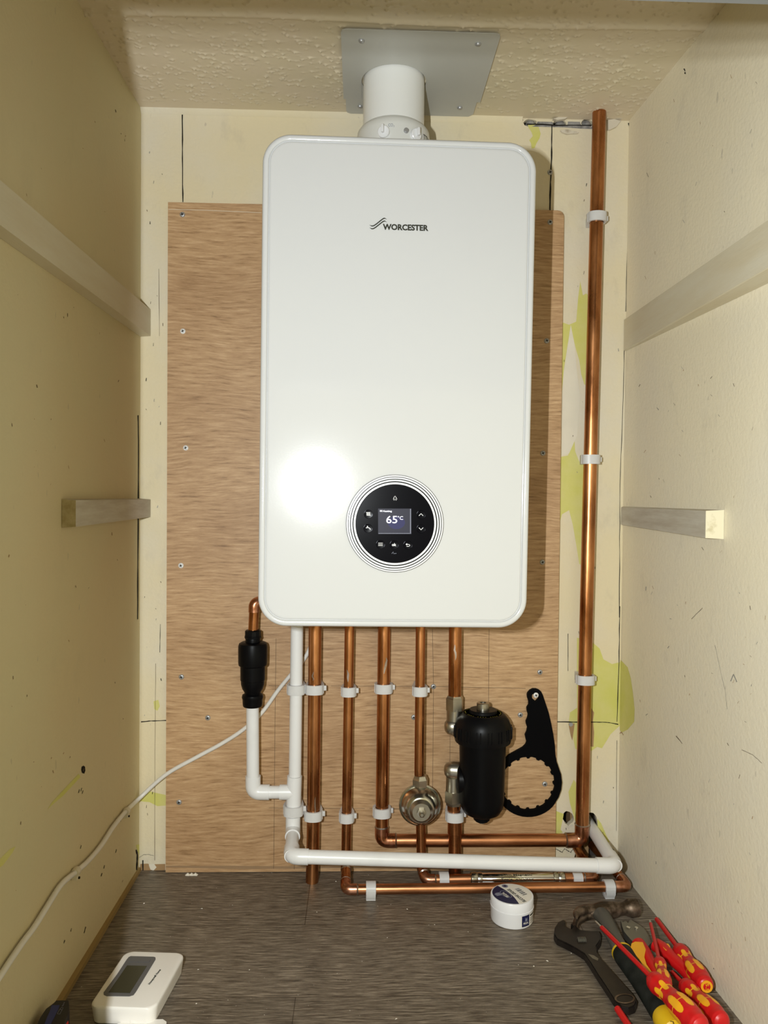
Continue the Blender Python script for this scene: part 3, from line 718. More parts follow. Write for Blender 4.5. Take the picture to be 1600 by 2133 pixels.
def button(cx, cy, draw):
    b = B().m('black_glass').lathe([(57 * S, .0022), (57 * S, .0029), (52 * S, .0033), (.00002, .0030)], (cp(cx, cy, 0).x, BY, cp(cx, cy, 0).z), (0, -1, 0), 32)
    b.m('grey_print')
    for a0 in (2.2, 5.6):
        b.line([Vector((cx + 55 * math.cos(a0 + .12 * k), cy - 55 * math.sin(a0 + .12 * k))) for k in range(7)], [1, 2, 3, 3, 3, 2, 1], lambda a, c: cp(a, c, .0032))
    b.m('icon'); draw(b, lambda a, c: cp(cx + a, cy + c, .0035)); b.obj('button', panel)
V2 = lambda *a: Vector(a)
def i_rad(b, f):
    for k in range(5): b.line([V2(-20 + 10 * k, -24), V2(-20 + 10 * k, 18)], 5, f)
    b.line([V2(-30, -22), V2(24, -22)], 5, f); b.line([V2(-22, 16), V2(30, 16)], 5, f)
def i_tap(b, f):
    b.line([V2(-26, -6), V2(-5, -10), V2(15, -6), V2(28, 6), V2(28, 18)], 9, f); b.flat(circ(-6, -24, 8, 12), f); b.line([V2(-6, -20), V2(-6, -8)], 5, f)
button(415, 683, i_rad); button(410, 865, i_tap)
button(1090, 690, lambda b, f: b.line([V2(-27, 14), V2(0, -14), V2(27, 14)], 7, f))
button(1090, 870, lambda b, f: b.line([V2(-27, -14), V2(0, 14), V2(27, -14)], 7, f))
button(570, 1070, lambda b, f: [b.line([V2(-29, y), V2(29, y)], 5, f) for y in (-16, 0, 16)])
button(745, 1075, lambda b, f: b.text('ok', lambda u, v: f(-28 + 56 * u, 18 - 38 * v), .03))
button(920, 1078, lambda b, f: (b.line([V2(-18, -8), V2(12, -8), V2(26, 0), V2(26, 10), V2(12, 18), V2(-16, 18)], 6, f), b.flat([(-28, -8), (-8, -22), (-8, 6)], f)))
b = B().m('icon')
b.line([V2(745, 508), V2(735, 490), V2(745, 465), V2(757, 450), V2(770, 468), V2(780, 490), V2(768, 508)], [2, 5, 5, 4, 5, 5, 2], lambda a, c: cp(a, c, D))
b.line([V2(752, 502), V2(757, 482), V2(763, 502)], 3, lambda a, c: cp(a, c, D)); b.obj('flame_icon', panel)
b = B().m('grey_print').line([V2(715, 1190), V2(735, 1165), V2(740, 1190), V2(775, 1185)], 5, lambda a, c: cp(a, c, D)); b.obj('wireless_icon', panel)

# ================================================================== FLUE
fc = Vector((.053, -.124, 0)); ZB = bTL.z
flue = thing('flue_pipe', 'short white vertical flue pipe with collar rising from the boiler top', 'flue', (fc.x, fc.y, ZB - .0055))
b = B().m('flue_collar').lathe([(.062, ZB - .0055), (.0625, 1.327), (.0615, 1.335), (.057, 1.341), (.0535, 1.3435), (.0525, 1.3445)], (fc.x, fc.y, 0), n=64)
b.obj('collar', flue)
b = B().m('flue').lathe([(.0525, 1.34), (.0525, C0 + .002)], (fc.x, fc.y, 0), n=64); b.obj('pipe', flue)
for px in (800, 866):
    p = at(px, 277, Y=fc.y - .0625); a = (p.x - fc.x) / .0625
    q = Vector((p.x, fc.y - .0625 * math.cos(math.asin(max(-.9, min(.9, a)))), 0)); nrm = Vector((q.x - fc.x, q.y - fc.y, 0)).normalized()
    zc = 1.312
    b = B().m('white_gloss').lathe([(.010, -.004), (.010, .004), (.009, .005), (.0, .005)], (q.x, q.y, zc), nrm, 24)
    b.box((-.002, -.012, -.0035 + .0), (.002, 0.0, .009), T=Matrix.Translation((q.x, q.y, zc)) @ Matrix.Rotation(math.asin(a), 4, 'Z'), bev=.001)
    b.obj('sample_cap', flue)
b = B().m('screw').lathe([(.0042, 0), (.0042, .003), (.003, .0042), (0, .0045)], at(846, 271, Y=fc.y - .0625) + Vector((0, .003, 0)), (.2, -1, 0), 16); b.obj('screw', flue)
b = B()
def col(u, v, a0, a1, z0, z1, r=.0629):
    a = math.radians(a0 + (a1 - a0) * u); return Vector((fc.x + r * math.sin(a), fc.y - r * math.cos(a), z0 + (z1 - z0) * v))
b.m('grey_print').text('CO\u2082' if False else 'CO', lambda u, v: col(u, v, -10, -3, 1.3205, 1.3255)).text('2', lambda u, v: col(u, v, -2.4, -.8, 1.3198, 1.3225))
b.obj('collar_lettering', flue)
b = B().m('white_gloss').flat([(0, 0), (1, 0), (1, 1), (0, 1)], lambda u, v: col(u, v, 48, 72, 1.300, 1.322, .0632)).m('logo').text('TTM', lambda u, v: col(u, v, 50, 68, 1.310, 1.320, .0634))
b.obj('collar_label', flue)
plate = thing('flue_plate', 'grey steel ceiling plate in two pieces around the white flue pipe', 'plate', (.09, -.13, C0))
ZP = C0 - .0042
pA, pB_, pC, pD = at(712, 57, Z=ZP), at(1042, 70, Z=ZP), at(1003, 210, Z=ZP), at(714, 207, Z=ZP)
x0, x1 = (pA.x + pD.x) / 2, (pB_.x + pC.x) / 2; ya, yb = (pA.y + pB_.y) / 2, (pC.y + pD.y) / 2
rr = .0555
out = [(x0 + .008, ya), (x1 - .008, ya + .001), (x1 - .002, ya + .003), (x1, ya + .009), (x1, yb), (fc.x + rr, yb)]
out += [(fc.x + rr * math.cos(a), fc.y - rr * math.sin(a)) for a in [math.pi * k / 24 for k in range(25)]]
out += [(fc.x - rr, yb), (x0, yb), (x0, ya + .009), (x0 + .002, ya + .003)]
b = B().m('flashing').prism(out, lambda a, c, t: Vector((a, c, t)), ZP - .0012, ZP); b.obj('upper_plate', plate, flatshade=True)
out = [(x0 + .004, -.17), (fc.x - rr - .002, -.17)] + [(fc.x + (rr + .0) * math.cos(a), fc.y - rr * math.sin(a)) for a in [math.pi - math.pi * k / 16 for k in range(1, 16)]] + [(fc.x + rr + .002, -.17), (x1 - .006, -.17), (x1 - .006, -.018), (x1 - .016, -.0075), (x0 + .012, -.0105), (x0 + .005, -.014), (x0 + .004, -.020)]
hl = [(fc.x + rr * math.cos(a), fc.y + rr * math.sin(a)) for a in [2 * math.pi * k / 40 for k in range(40)]]
b = B().m('flashing').prism([(x0 + .004, ya + .05), (x1 - .006, ya + .05), (x1 - .006, -.018), (x1 - .014, -.009), (x0 + .012, -.0095), (x0 + .006, -.013), (x0 + .004, -.020)],
                            lambda a, c, t: Vector((a, c, t)), ZP + .0001, ZP + .0013, holes=[hl]); b.obj('lower_plate', plate, flatshade=True)
for px, py in [(753, 84), (996, 91), (750, 221), (958, 224)]:
    p = at(px, py, Z=ZP - (.0012 if py < 150 else 0))
    b = B().m('screw').lathe([(.0048, 0), (.0048, .0012), (.0036, .003), (.0015, .0038), (0, .0039)], p, (0, 0, -1), 20); b.obj('screw', plate)

# ================================================================== PIPE HELPERS
def run(name, pts, r, m, parent, bend=0, n=24):
    b = B().m(m).tube(arc_path(pts, bend) if bend else pts, r, n); return b.obj(name, parent, ang=50)
def elbow(corner, da, db, r, parent, L=.017, m='copper_bright', name='elbow', grow=1.10, ringm='solder', sharp=.018):
    c = Vector(corner); da = Vector(da).normalized(); db = Vector(db).normalized()
    pts = arc_path([c + da * L, c, c + db * L], sharp, 8); b = B().m(m).tube(pts, r * grow, 24)
    if ringm:
        b.m(ringm)
        for d in (da, db):
            q = c + d * L; b.lathe([(r * grow * .98, -.001), (r * grow * 1.05, 0), (r * 1.0, .0022)], q, d, 24)
    return b.obj(name, parent, ang=50)
CR22, CR15 = .0118, .0088

# pipe 1: 22 mm copper stub, straight to the floor
pipes = 'copper pipes dropping from the boiler'
p1 = thing('copper_pipe', 'thick copper pipe dropping from the boiler next to the white waste pipe', 'pipe', (-.080, -.05, 0), pipes)
run('pipe', [(-.0795, -.05, ZB * 0 + bBL.z + .003), (-.0803, -.05, .1), (-.0818, -.048, .0005)], CR22, 'copper', p1)
# pipe 2: 15 mm, turns right along the floor
y1r, z1r = -.11, .0172
p2 = thing('copper_pipe', 'thin copper pipe, second from left, turning right to run foremost along the floor', 'pipe', (-.0195, -.05, 0), pipes)
xr2a, xr2b = at(717, 1850, Y=y1r).x, at(1308, 1845, Y=y1r).x
ea = (xr2a + .003, y1r, z1r)
run('pipe', [(-.0163, -.05, bBL.z + .003), (-.0195, -.05, .040)], CR15, 'copper', p2)
elbow((-.0196, -.05, .032), (0, 0, 1), (.05, -1, -.25), CR15, p2, .013, sharp=.01)
elbow(ea, (-.02, 1, .25), (1, 0, 0), CR15, p2, .020, sharp=.014)
run('pipe', [(-.0194, -.058, .030), (ea[0], y1r + .012, z1r + .003)], CR15 * .98, 'copper', p2)
run('floor_run', [(xr2a + .012, y1r, z1r), (xr2b - .012, y1r, z1r + .0015)], CR15, 'copper_flat', p2)
ex = (min(xr2b, xR(y1r) - .014), y1r, z1r + .0015)
elbow(ex, (-1, 0, 0), (-.18, 1, .1), CR15, p2, .024, sharp=.022)
run('tail', [Vector(ex) + Vector((-.0025, .02, .002)), (ex[0] - .014, -.03, z1r + .012), (ex[0] - .022, .03, .03)], CR15, 'copper', p2)
# pipe 3: 22 mm, runs right behind the others, then rises to the ceiling
Y3 = -.030
p3 = thing('copper_pipe', 'longest thick copper pipe crossing right behind the others and rising to the ceiling', 'pipe', (.047, Y3, .05), pipes)
z3 = .068; xr3 = at(1212, 1745, Y=Y3).x
run('pipe', [(.0482, Y3, bBL.z + .003), (.0467, Y3, z3 + .012)], CR22, 'copper', p3)
elbow((.0467, Y3, z3), (0, 0, 1), (1, 0, 0), CR22, p3, .026, sharp=.020)
run('cross_run', [(.058, Y3, z3), (xr3 - .012, Y3, z3 - .001)], CR22, 'copper_flat', p3)
elbow((xr3, Y3, z3 - .001), (-1, 0, 0), (0, 0, 1), CR22 * 1.03, p3, .030, sharp=.016)
rt = at(1248.5, 238, Y=Y3)
run('riser', [(xr3, Y3, z3 + .012), (.4281, Y3, .4769), (rt.x, Y3, C0 + .004)], CR22 * 1.06, 'copper', p3)
# pipe 4: 15 mm with round hammer arrestor, turns right along the floor to the inhibitor
y4, z4 = -.078, .0175
p4 = thing('copper_pipe', 'thin copper pipe carrying the round metal vessel, turning right behind the foremost floor run', 'pipe', (.116, -.055, 0), pipes)
run('pipe', [(.1138, -.055, bBL.z + .003), (.1139, -.055, .2046), (.1165, -.055, .15)], CR15, 'copper', p4)
run('pipe', [(.1165, -.055, .15), (.1187, -.055, .0797), (.1202, -.055, .034)], CR15, 'copper', p4)
elbow((.1204, -.056, .028), (0, 0, 1), (.3, -1, -.4), CR15, p4, .012, sharp=.009)
elbow((.126, y4, z4), (-.2, .8, .35), (1, 0, 0), CR15, p4, .017, sharp=.012)
xi0, xi1 = at(984, 1832, Y=y4).x, at(1172, 1828, Y=y4).x
run('floor_run', [(.138, y4, z4), (xi0 + .004, y4, z4 + .001)], CR15, 'copper_flat', p4)
xe4 = at(1240, 1825, Y=y4).x
run('floor_run', [(xi1 - .004, y4, z4 + .001), (xe4 - .012, y4, z4 + .002)], CR15, 'copper_flat', p4)
elbow((xe4, y4, z4 + .002), (-1, 0, 0), (0, 1, .25), CR15, p4, .020, sharp=.018)
run('tail', [(xe4, y4 + .018, z4 + .006), (xe4 - .01, -.02, .035), (xe4 - .022, .04, .06)], CR15, 'copper', p4)
b = B().m('nickel'); nutp = at(875.5, 1627, Y=-.055)
b.lathe([(.0125, -.011), (.0148, -.009), (.0148, .004), (.0135, .006), (.0125, .008), (.0115, .011), (.0095, .012)], (nutp.x, -.055, nutp.z), n=6, ref=(1, .3, 0)); b.obj('compression_nut', p4, ang=20)

# pipe 5: 22 mm broken by the filter
p5 = thing('copper_pipe', 'thick copper pipe from the boiler into the top of the black filter', 'pipe', (.179, -.055, .2), pipes)
n1 = at(947, 1465, Y=-.055); n2 = at(945, 1660, Y=-.055)
run('pipe', [(.1777, -.055, bBL.z + .003), (n1.x, -.055, n1.z + .012)], CR22, 'copper', p5)
p5b = thing('copper_pipe', 'short thick copper pipe from the lower filter valve down to the floor', 'pipe', (.181, -.055, 0), pipes)
run('pipe', [(n2.x, -.055, n2.z - .01), (.1812, -.055, .0883), (.183, -.05, .0008)], CR22, 'copper', p5b)
b = B().m('solder').lathe([(CR22 * 1.0, -.006), (CR22 * 1.12, -.005), (CR22 * 1.12, .018), (CR22, .02)], (.181, -.055, .098)); b.mats = [M['copper']]; b.obj('coupling', p5b)

# ================================================================== SCALE INHIBITOR
inh = thing('scale_inhibitor', 'silver tubular inline inhibitor printed in black, on the rear floor pipe', 'inhibitor', ((xi0 + xi1) / 2, y4, 0))
ri = .0105; zi = z4 + .001
b = B().m('chrome').lathe([(.0085, .0), (ri, .003), (ri, xi1 - xi0 - .003), (.0085, xi1 - xi0)], (xi0, y4, zi), (1, 0, 0), 36)
b.m('logo')
def cyl(x, s): a = s / ri; return Vector((x, y4 - (ri + .0002) * math.cos(a), zi + (ri + .0002) * math.sin(a)))
tx0, tx1 = at(1045, 1832, Y=y4 - ri).x, at(1112, 1832, Y=y4 - ri).x
b.text('Scale Inhibitor', lambda u, v: cyl(tx0 + (tx1 - tx0) * u, .0008 + .0054 * v), .012)
tx2 = at(1110, 1832, Y=y4 - ri).x; tx3 = at(1041, 1832, Y=y4 - ri).x
b.text('15mm Magnetic', lambda u, v: cyl(tx3 + (tx2 - tx3) * u, .0082 + .0050 * v), .012)
b.obj('body', inh)
for xx, sg in ((xi0, 1), (xi1, -1)):
    b = B().m('steel').lathe([(.0095, -.004), (.0118, -.002), (.0125, .006), (.0112, .009), (.012, .012), (.0118, .017)], (xx, y4, zi), (sg, 0, 0), 24)
    b.obj('end_fitting', inh)

# ================================================================== ROUND VESSEL
dc = at(876, 1683, Y=-.075)
ves = thing('shock_arrestor', 'round dished metal vessel with brass valve on the thin copper pipe', 'valve', (dc.x, -.06, dc.z))
o_ = (dc.x, -.05, dc.z)
b = B().m('steel').lathe([(0, -.02), (.02, -.018), (.032, -.010), (.0370, .004), (.0385, .008), (.0385, .012), (.0365, .0135), (.0355, .012)], o_, (0, -1, 0), 56)
b.lathe([(.0355, .0115), (.0335, .020), (.029, .030), (.0245, .037), (.0215, .0385)], o_, (0, -1, 0), 56); b.obj('shell', ves)
b = B().m('nickel').lathe([(.0215, .037), (.0200, .041), (.0165, .044), (.0160, .0455), (0, .0455)], o_, (0, -1, 0), 48); b.obj('cap', ves)
b = B().m('nickel').lathe([(.0085, .045), (.0085, .050), (.0065, .0505), (.005, .0505), (.005, .056), (.003, .058), (0, .058)], o_, (0, -1, 0), 6); b.obj('valve_stem', ves, ang=20)

# ================================================================== MAGNETIC FILTER
FY = -.072
fcx = at(1004.8, 1600, Y=FY).x
ztop, zcapb, zbot = at(1004.8, 1484, Y=FY).z, at(1004.8, 1538, Y=FY).z, at(1004.8, 1697, Y=FY).z
fil = thing('magnetic_filter', 'black cylindrical heating filter with ribbed screw cap', 'filter', (fcx, FY, zbot))
b = B().m('black_mould').lathe([(.012, -.011), (.0125, -.009), (.015, -.008), (.016, .0), (.024, .001), (.033, .006), (.0385, .016), (.040, .03), (.0425, zcapb - zbot)], (fcx, FY, zbot), n=56)
b.obj('canister', fil)
b = B().m('black_plastic'); H = ztop - zcapb; n = 72; prof = [(.044, -.004), (.0505, -.004), (.0515, 0), (.0525, H * .25), (.0515, H * .5), (.0475, H * .74), (.041, H * .92), (.037, H * .99), (.0355, H), (.0258, H), (.0252, H + .005), (.024, H + .006), (.010, H + .006), (.0, H + .006)]
b.lathe(prof, (fcx, FY, zcapb), n=n)
for k in range(16):
    a = 2 * math.pi * k / 16 + .1
    T = Matrix.Translation((fcx, FY, zcapb)) @ Matrix.Rotation(a, 4, 'Z')
    for s_ in (-.0032, .0032): b.box((.050, s_ - .001, .004), (.0535, s_ + .001, H * .52), T=T, bev=.0006)
capo = b.obj('cap', fil)
b = B().m('yellow_text')
for r_ in (.0342, .0300): b.lathe([(r_, H + .0002), (r_ + .0005, H + .0002)], (fcx, FY, zcapb), n=64)
N_ = 44
for k in range(N_):
    a = 2 * math.pi * k / N_
    if k % 5 == 4: continue
    T = Matrix.Translation((fcx, FY, zcapb + H + .0001)) @ Matrix.Rotation(a, 4, 'Z'); b.box((.0312, -.0009, 0), (.0332, .0005, .0002), T=T)
b.obj('cap_lettering', fil)
b = B().m('nickel').lathe([(.0115, H + .005), (.0115, H + .017), (.0105, H + .018), (.006, H + .018), (.006, H + .014), (0, H + .014)], (fcx, FY, zcapb), n=32); b.obj('bleed_valve', fil)
b = B().m('nickel').lathe([(0, -.0145), (.007, -.0145), (.0075, -.010)], (fcx, FY, zbot), n=6); b.obj('drain_plug', fil, ang=20)
# valve bodies joining the pipe
for zc_, sg, nz_ in ((at(935, 1515, Y=-.06).z, 1, n1.z), (at(935, 1606, Y=-.06).z, -1, n2.z)):
    vx = n1.x if sg > 0 else n2.x
    b = B().m('nickel').tube([(vx, -.055, nz_ - sg * .008), (vx, -.055, zc_ + sg * .012)], .0145, 28)
    b.lathe([(0, -.018), (.008, -.0165), (.0135, -.012), (.0158, -.004), (.0158, .004), (.0135, .010)], (vx - .001, -.055, zc_), (1, 0, .0), 28)
    b.tube([(vx - .002, -.055, zc_), (vx + .010, -.058, zc_)], .0165, 28)
    b.obj('elbow_valve', fil)
    b = B().m('nickel').lathe([(.0135, -.013), (.0165, -.012), (.0168, .010), (.015, .012), (.014, .0145), (.0125, .0145)] if sg > 0 else [(.0125, -.0145), (.014, -.0145), (.015, -.010), (.0168, -.008), (.0168, .012), (.0135, .0125)], (vx, -.055, nz_), n=6, ref=(1, .25, 0))
    b.obj('compression_nut', fil, ang=20)
    b = B().m('black_mould').lathe([(.0185, -.026), (.0225, -.024), (.0245, -.014), (.0245, -.008), (.020, -.004), (.020, .02)], (fcx - .020, FY + .004, zc_ + (-.006 if sg > 0 else -.012)), (1, 0, 0), 36)
    b.obj('side_port', fil)

# ================================================================== CANISTER WRENCH
ring_c = (430, 1508); q = lambda px, py: (1040 + px / 7.107, 1420 + py / 7.107)
left = [(415, 195), (420, 240), (437, 290), (437, 340), (410, 385), (412, 430), (430, 490), (420, 540), (398, 590), (402, 630), (420, 680), (408, 740), (385, 790), (397, 850), (408, 890), (395, 930), (350, 975), (250, 1030), (150, 1085)]
circ_left = [(ring_c[0] + 497 * math.cos(math.radians(a)), ring_c[1] - 497 * math.sin(math.radians(a))) for a in range(132, 320, 8)]
right = [(820, 1810), (880, 1710), (918, 1600), (930, 1490), (915, 1370), (880, 1270), (850, 1180), (832, 1080), (825, 950), (800, 780), (770, 620), (730, 450), (680, 300), (645, 195), (620, 145), (590, 120), (550, 106), (500, 105), (455, 130), (425, 165)]
outer = [q(*p) for p in left + circ_left + right]
inner = []
for k in range(16):
    a0 = 22.5 * k + 10
    for da, rr_ in ((0, 395), (5, 397), (8.5, 393), (10.5, 372), (15, 370), (17, 393)):
        a = math.radians(a0 + da); inner.append(q(ring_c[0] + rr_ * math.cos(a), ring_c[1] - rr_ * math.sin(a)))
pent = [q(*p) for p in [(490, 185), (585, 180), (597, 235), (540, 292), (485, 245), (483, 205)]]
b = B().m('wrench_black').prism(outer, lambda x, y, t: at(x, y, Y=PB - .007) + Vector((0, .007 - t, 0)), .007, .0004, holes=[inner, pent])
wr = b.obj('canister_wrench', ang=25)
tag(wr, 'flat black ring spanner with finger-grip handle hanging on the plywood board', 'wrench')
so = screw(1116.5, 1448, PB - .0078, None, smw); tag(so, 'white-headed screw holding up the black ring spanner', 'screw')
b = B()

# ================================================================== NON-RETURN VALVE + COPPER ELBOW
NY = -.060
nz = lambda py: at(527, py, Y=NY).z
nx = at(526.5, 1400, Y=NY).x
nrv = thing('air_break_valve', 'black ribbed plastic waste valve left of the white pipes with copper inlet', 'valve', (nx, NY, nz(1470)))
# profile in (radius, photo row)
pr_ = [(.0165, 1471), (.0175, 1469), (.0180, 1463), (.0182, 1456), (.0195, 1452), (.0185, 1447), (.0145, 1444), (.0150, 1441), (.0188, 1434), (.0210, 1425), (.0212, 1417), (.0222, 1416), (.0225, 1387), (.0255, 1385), (.0262, 1380), (.0264, 1346), (.0248, 1340), (.0200, 1337), (.0135, 1337), (.0135, 1330), (.0130, 1328), (.0145, 1327), (.0150, 1324)]
b = B().m('black_mould').lathe([(r_, nz(py)) for r_, py in pr_], (nx, NY, 0), n=48); b.obj('body', nrv)
b = B().m('black_plastic').lathe([(.0150, nz(1329)), (.0155, nz(1327)), (.0145, nz(1324)), (.0145, nz(1314)), (.012, nz(1312)), (.0095, nz(1312))], (nx, NY, 0), n=12); b.obj('top_nut', nrv, ang=20)
xt = nx + .0015; zc = nz(1256)
run('inlet_pipe', [(nx, NY, nz(1320)), (xt, NY, nz(1275))], CR15, 'copper', nrv)
b = B().m('copper_bright').tube(arc_path([(xt, NY, nz(1275)), (xt, NY, zc), (xt + .028, NY + .012, zc + .006), ], .016, 8), CR15 * 1.1, 24)
b.tube([(xt + .016, NY + .006, zc + .003), (xt + .06, NY + .02, zc + .004)], CR15, 20); b.obj('elbow', nrv)

# ================================================================== WHITE WASTE PIPEWORK
WY, WR = -.055, .0115
ws = thing('waste_pipe', 'white plastic waste pipework with tee, elbows and long sloping run above the floor', 'pipe', (-.116, WY, .09))
wt = Vector((-.112, WY, bBL.z + .003)); tee = Vector((-.1158, WY, .1697)); wl = Vector((-.1172, WY, .100))
run('pipe', [wt, Vector((-.1141, WY, .20))], WR, 'pvc', ws)
b = B().m('pvc').tube([tee + Vector((.001, 0, .030)), tee + Vector((-.001, 0, -.042))], WR * 1.18, 28)
b.tube([tee, tee + Vector((-.026, 0, 0))], WR * 1.18, 28)
b.obj('tee', ws)
elb = Vector((at(527, 1650, Y=WY).x, WY, .1697))
run('pipe', [tee + Vector((-.02, 0, 0)), elb + Vector((.02, 0, 0))], WR, 'pvc', ws)
elbow(elb, (0, 0, 1), (1, 0, 0), WR, ws, .030, 'pvc', grow=1.2, ringm=None, sharp=.014)
run('pipe', [elb + Vector((0, -.002, .02)), (nx, NY, nz(1468))], WR, 'pvc', ws)
run('pipe', [tee + Vector((-.001, 0, -.03)), wl + Vector((0, 0, .012))], WR, 'pvc', ws)
fL = Vector((at(606, 1785, Y=-.15).x, -.15, .0955)); fR = Vector((at(1283, 1804, Y=-.15).x, -.15, .0755))
elbow(wl, (0, 0, 1), (.06, -1, -.05), WR, ws, .026, 'pvc', grow=1.18, ringm=None, sharp=.014)
run('pipe', [wl, fL], WR, 'pvc', ws)
elbow(fL, (-.03, 1, .05), (1, 0, -.035), WR, ws, .030, 'pvc', grow=1.16, ringm=None, sharp=.018)
run('sloping_run', [fL + Vector((.015, 0, -.0005)), fR - Vector((.015, 0, -.0005))], WR * 1.02, 'pvc', ws)
wb = at(1229, 1718, Y=.02)
elbow(fR, (-1, 0, .035), (wb - fR), WR, ws, .034, 'pvc', grow=1.16, ringm=None, sharp=.020)
run('wall_tail', [fR, Vector((wb.x, .05, wb.z))], WR, 'pvc', ws)

def scuff(parent, x, y, z, r_, m, seed, ang0=-.5, ang1=.5, hgt=.02, wd=.0012):
    rnd = random.Random(seed); b = B().m(m); n = 7; P = []
    a = rnd.uniform(ang0, ang1)
    for i in range(n): P.append((a, z + hgt * (i / (n - 1) - .5))); a += rnd.uniform(-.14, .14)
    f = lambda a, zz: Vector((x + math.sin(a) * (r_ + .0002), y - math.cos(a) * (r_ + .0002), zz))
    vs = []; fs = []
    for i, (a, zz) in enumerate(P):
        w_ = wd * math.sin(math.pi * (i + .5) / n) / r_; vs += [f(a - w_, zz), f(a + w_, zz)]
    for i in range(n - 1): fs.append((2 * i, 2 * i + 1, 2 * i + 3, 2 * i + 2))
    b.add(vs, fs); b.obj('scratch', parent)
scuff(p1, -.0803, -.0500, .145, CR22, 'solder', 1, .2, .3, .035); scuff(p1, -.0797, -.05, .385, CR22, 'solder', 2, -.4, -.2, .016)
scuff(p2, -.0175, -.05, .385, CR15, 'solder', 3, -.2, .2, .022, .0018); scuff(p3, .0480, Y3, .40, CR22, 'solder', 5, -.2, .1, .03, .0022)
scuff(p5, .1777, -.055, .43, CR22, 'solder', 6, -.3, 0, .028, .0018)

# ================================================================== PIPE CLIPS
def make_clip(r, h):
    """pipe axis = local z through the origin, wall at +y distance h"""
    R_ = r + .0044; hz = .0086
    root = bpy.data.objects.new('pipe_clip', None); COL.objects.link(root); root.empty_display_size = .01
    b = B().m('clip')
    # open band round the front
    pts = [(R_, .003), (R_, -r * .45)] + [(R_ * math.cos(a) * (1 if True else 1), -r * .45 - (R_ - r * .45) * math.sin(a)) for a in [math.pi * k / 14 for k in range(1, 14)]] + [(-R_, -r * .45), (-R_, .003)]
    k_ = r / R_
    ipts = [(p[0] * (r + .0004) / R_, p[1] if p[1] > -r * .5 else -r * .45 + (p[1] + r * .45) * (r * .56) / (R_ - r * .45)) for p in pts]
    b.prism(pts + ipts[::-1], lambda a, c, t: Vector((a, c, t)), -hz, hz); b.obj('strap', root, ang=40)
    b = B().m('clip').box((-r * .95, r * .95, -hz), (r * .95, h, hz), bev=.001)
    for s_ in (-1, 1):
        b.prism([(s_ * (R_ + .0008), -.002), (s_ * (R_ + .0008), .006), (s_ * r * .9, h * .9), (s_ * r * .5, h * .9), (s_ * r * .5, r * 1.0), (s_ * (r + .0005), .005), (s_ * (r + .0005), -.002)], lambda a, c, t: Vector((a, c, t)), -hz * .96, hz * .96)
    b.box((R_ + .0005, .001, -.004), (R_ + .0055, .0065, .005), bev=.0008); b.obj('base', root, ang=40)
    return root
def place_clip(proto, used, px, py, Y, label, group, axis=None, floor=False, pos=None):
    o = proto if not used else copy_tree(proto)
    p = pos if pos is not None else at(px, py, Y=Y)
    o.location = p
    if floor: o.rotation_euler = Matrix(((0, 0, 1), (1, 0, 0), (0, 1, 0))).to_euler() if False else FLOORROT
    tag(o, label, 'pipe clip', group); return o
# local z -> world x (along the run), local y -> world -z (towards the floor), local x -> world -y... keep right handed
FLOORROT = Matrix(((0, 0, 1), (1, 0, 0), (0, -1, 0)))
FLOORROT = Matrix((Vector((0, 0, 1)), Vector((1, 0, 0)), Vector((0, 1, 0))))
_x = Vector((0, 1, 0)); _y = Vector((0, 0, -1)); _z = _x.cross(_y)
FLOORROT = Matrix(((_x.x, _y.x, _z.x), (_x.y, _y.y, _z.y), (_x.z, _y.z, _z.z))).to_euler()
G1 = 'white nylon clips on the upright pipes'; G2 = 'white nylon clips holding the floor runs'
cW = make_clip(WR * 1.0, .055 + PB - .0005); c22 = make_clip(CR22, .050 + PB - .0005); c15 = make_clip(CR15, .050 + PB - .0005)
place_clip(cW, False, 619, 1438, WY, 'upper clip on the white upright waste pipe', G1, pos=Vector((-.1133, WY, at(620, 1438, Y=WY - .01).z)))
zz = at(608, 1692, Y=WY - .01).z
cWb = make_clip(WR * 1.15, .055 + PB - .0005)
place_clip(cWb, False, 0, 0, 0, 'lower clip on the white upright waste pipe, below the tee', G1, pos=Vector((-.1165, WY, zz + .001)))
z_up = lambda py, Y: at(700, py, Y=Y - .012).z
place_clip(c22, False, 0, 0, 0, 'upper clip on the leftmost thick copper pipe', G1, pos=Vector((-.0796, -.05, z_up(1438, -.05))))
place_clip(c22, True, 0, 0, 0, 'lower clip on the leftmost thick copper pipe', G1, pos=Vector((-.0803, -.05, z_up(1702, -.05))))
place_clip(c15, False, 0, 0, 0, 'upper clip on the thin copper pipe, second from left', G1, pos=Vector((-.0172, -.05, z_up(1443, -.05))))
place_clip(c15, True, 0, 0, 0, 'lower clip on the thin copper pipe, second from left', G1, pos=Vector((-.0190, -.05, z_up(1707, -.05))))
c3 = make_clip(CR22, -Y3 + PB - .0005)
place_clip(c3, False, 0, 0, 0, 'upper clip on the middle thick copper pipe under the boiler', G1, pos=Vector((.0478, Y3, z_up(1436, Y3))))
place_clip(c3, True, 0, 0, 0, 'lower clip on the middle thick copper pipe, above its elbow', G1, pos=Vector((.0467, Y3, z_up(1696, Y3))))
c4 = make_clip(CR15, .055 + PB - .0005)
place_clip(c4, False, 0, 0, 0, 'clip on the thin copper pipe above the round metal vessel', G1, pos=Vector((.1138, -.055, z_up(1442, -.055))))
c5 = make_clip(CR22, .055 + PB - .0005)
place_clip(c5, False, 0, 0, 0, 'clip on the thick copper pipe just below the filter', G1, pos=Vector((.1805, -.055, z_up(1705, -.055))))
cR = make_clip(CR22 * 1.06, -Y3 - .0005)
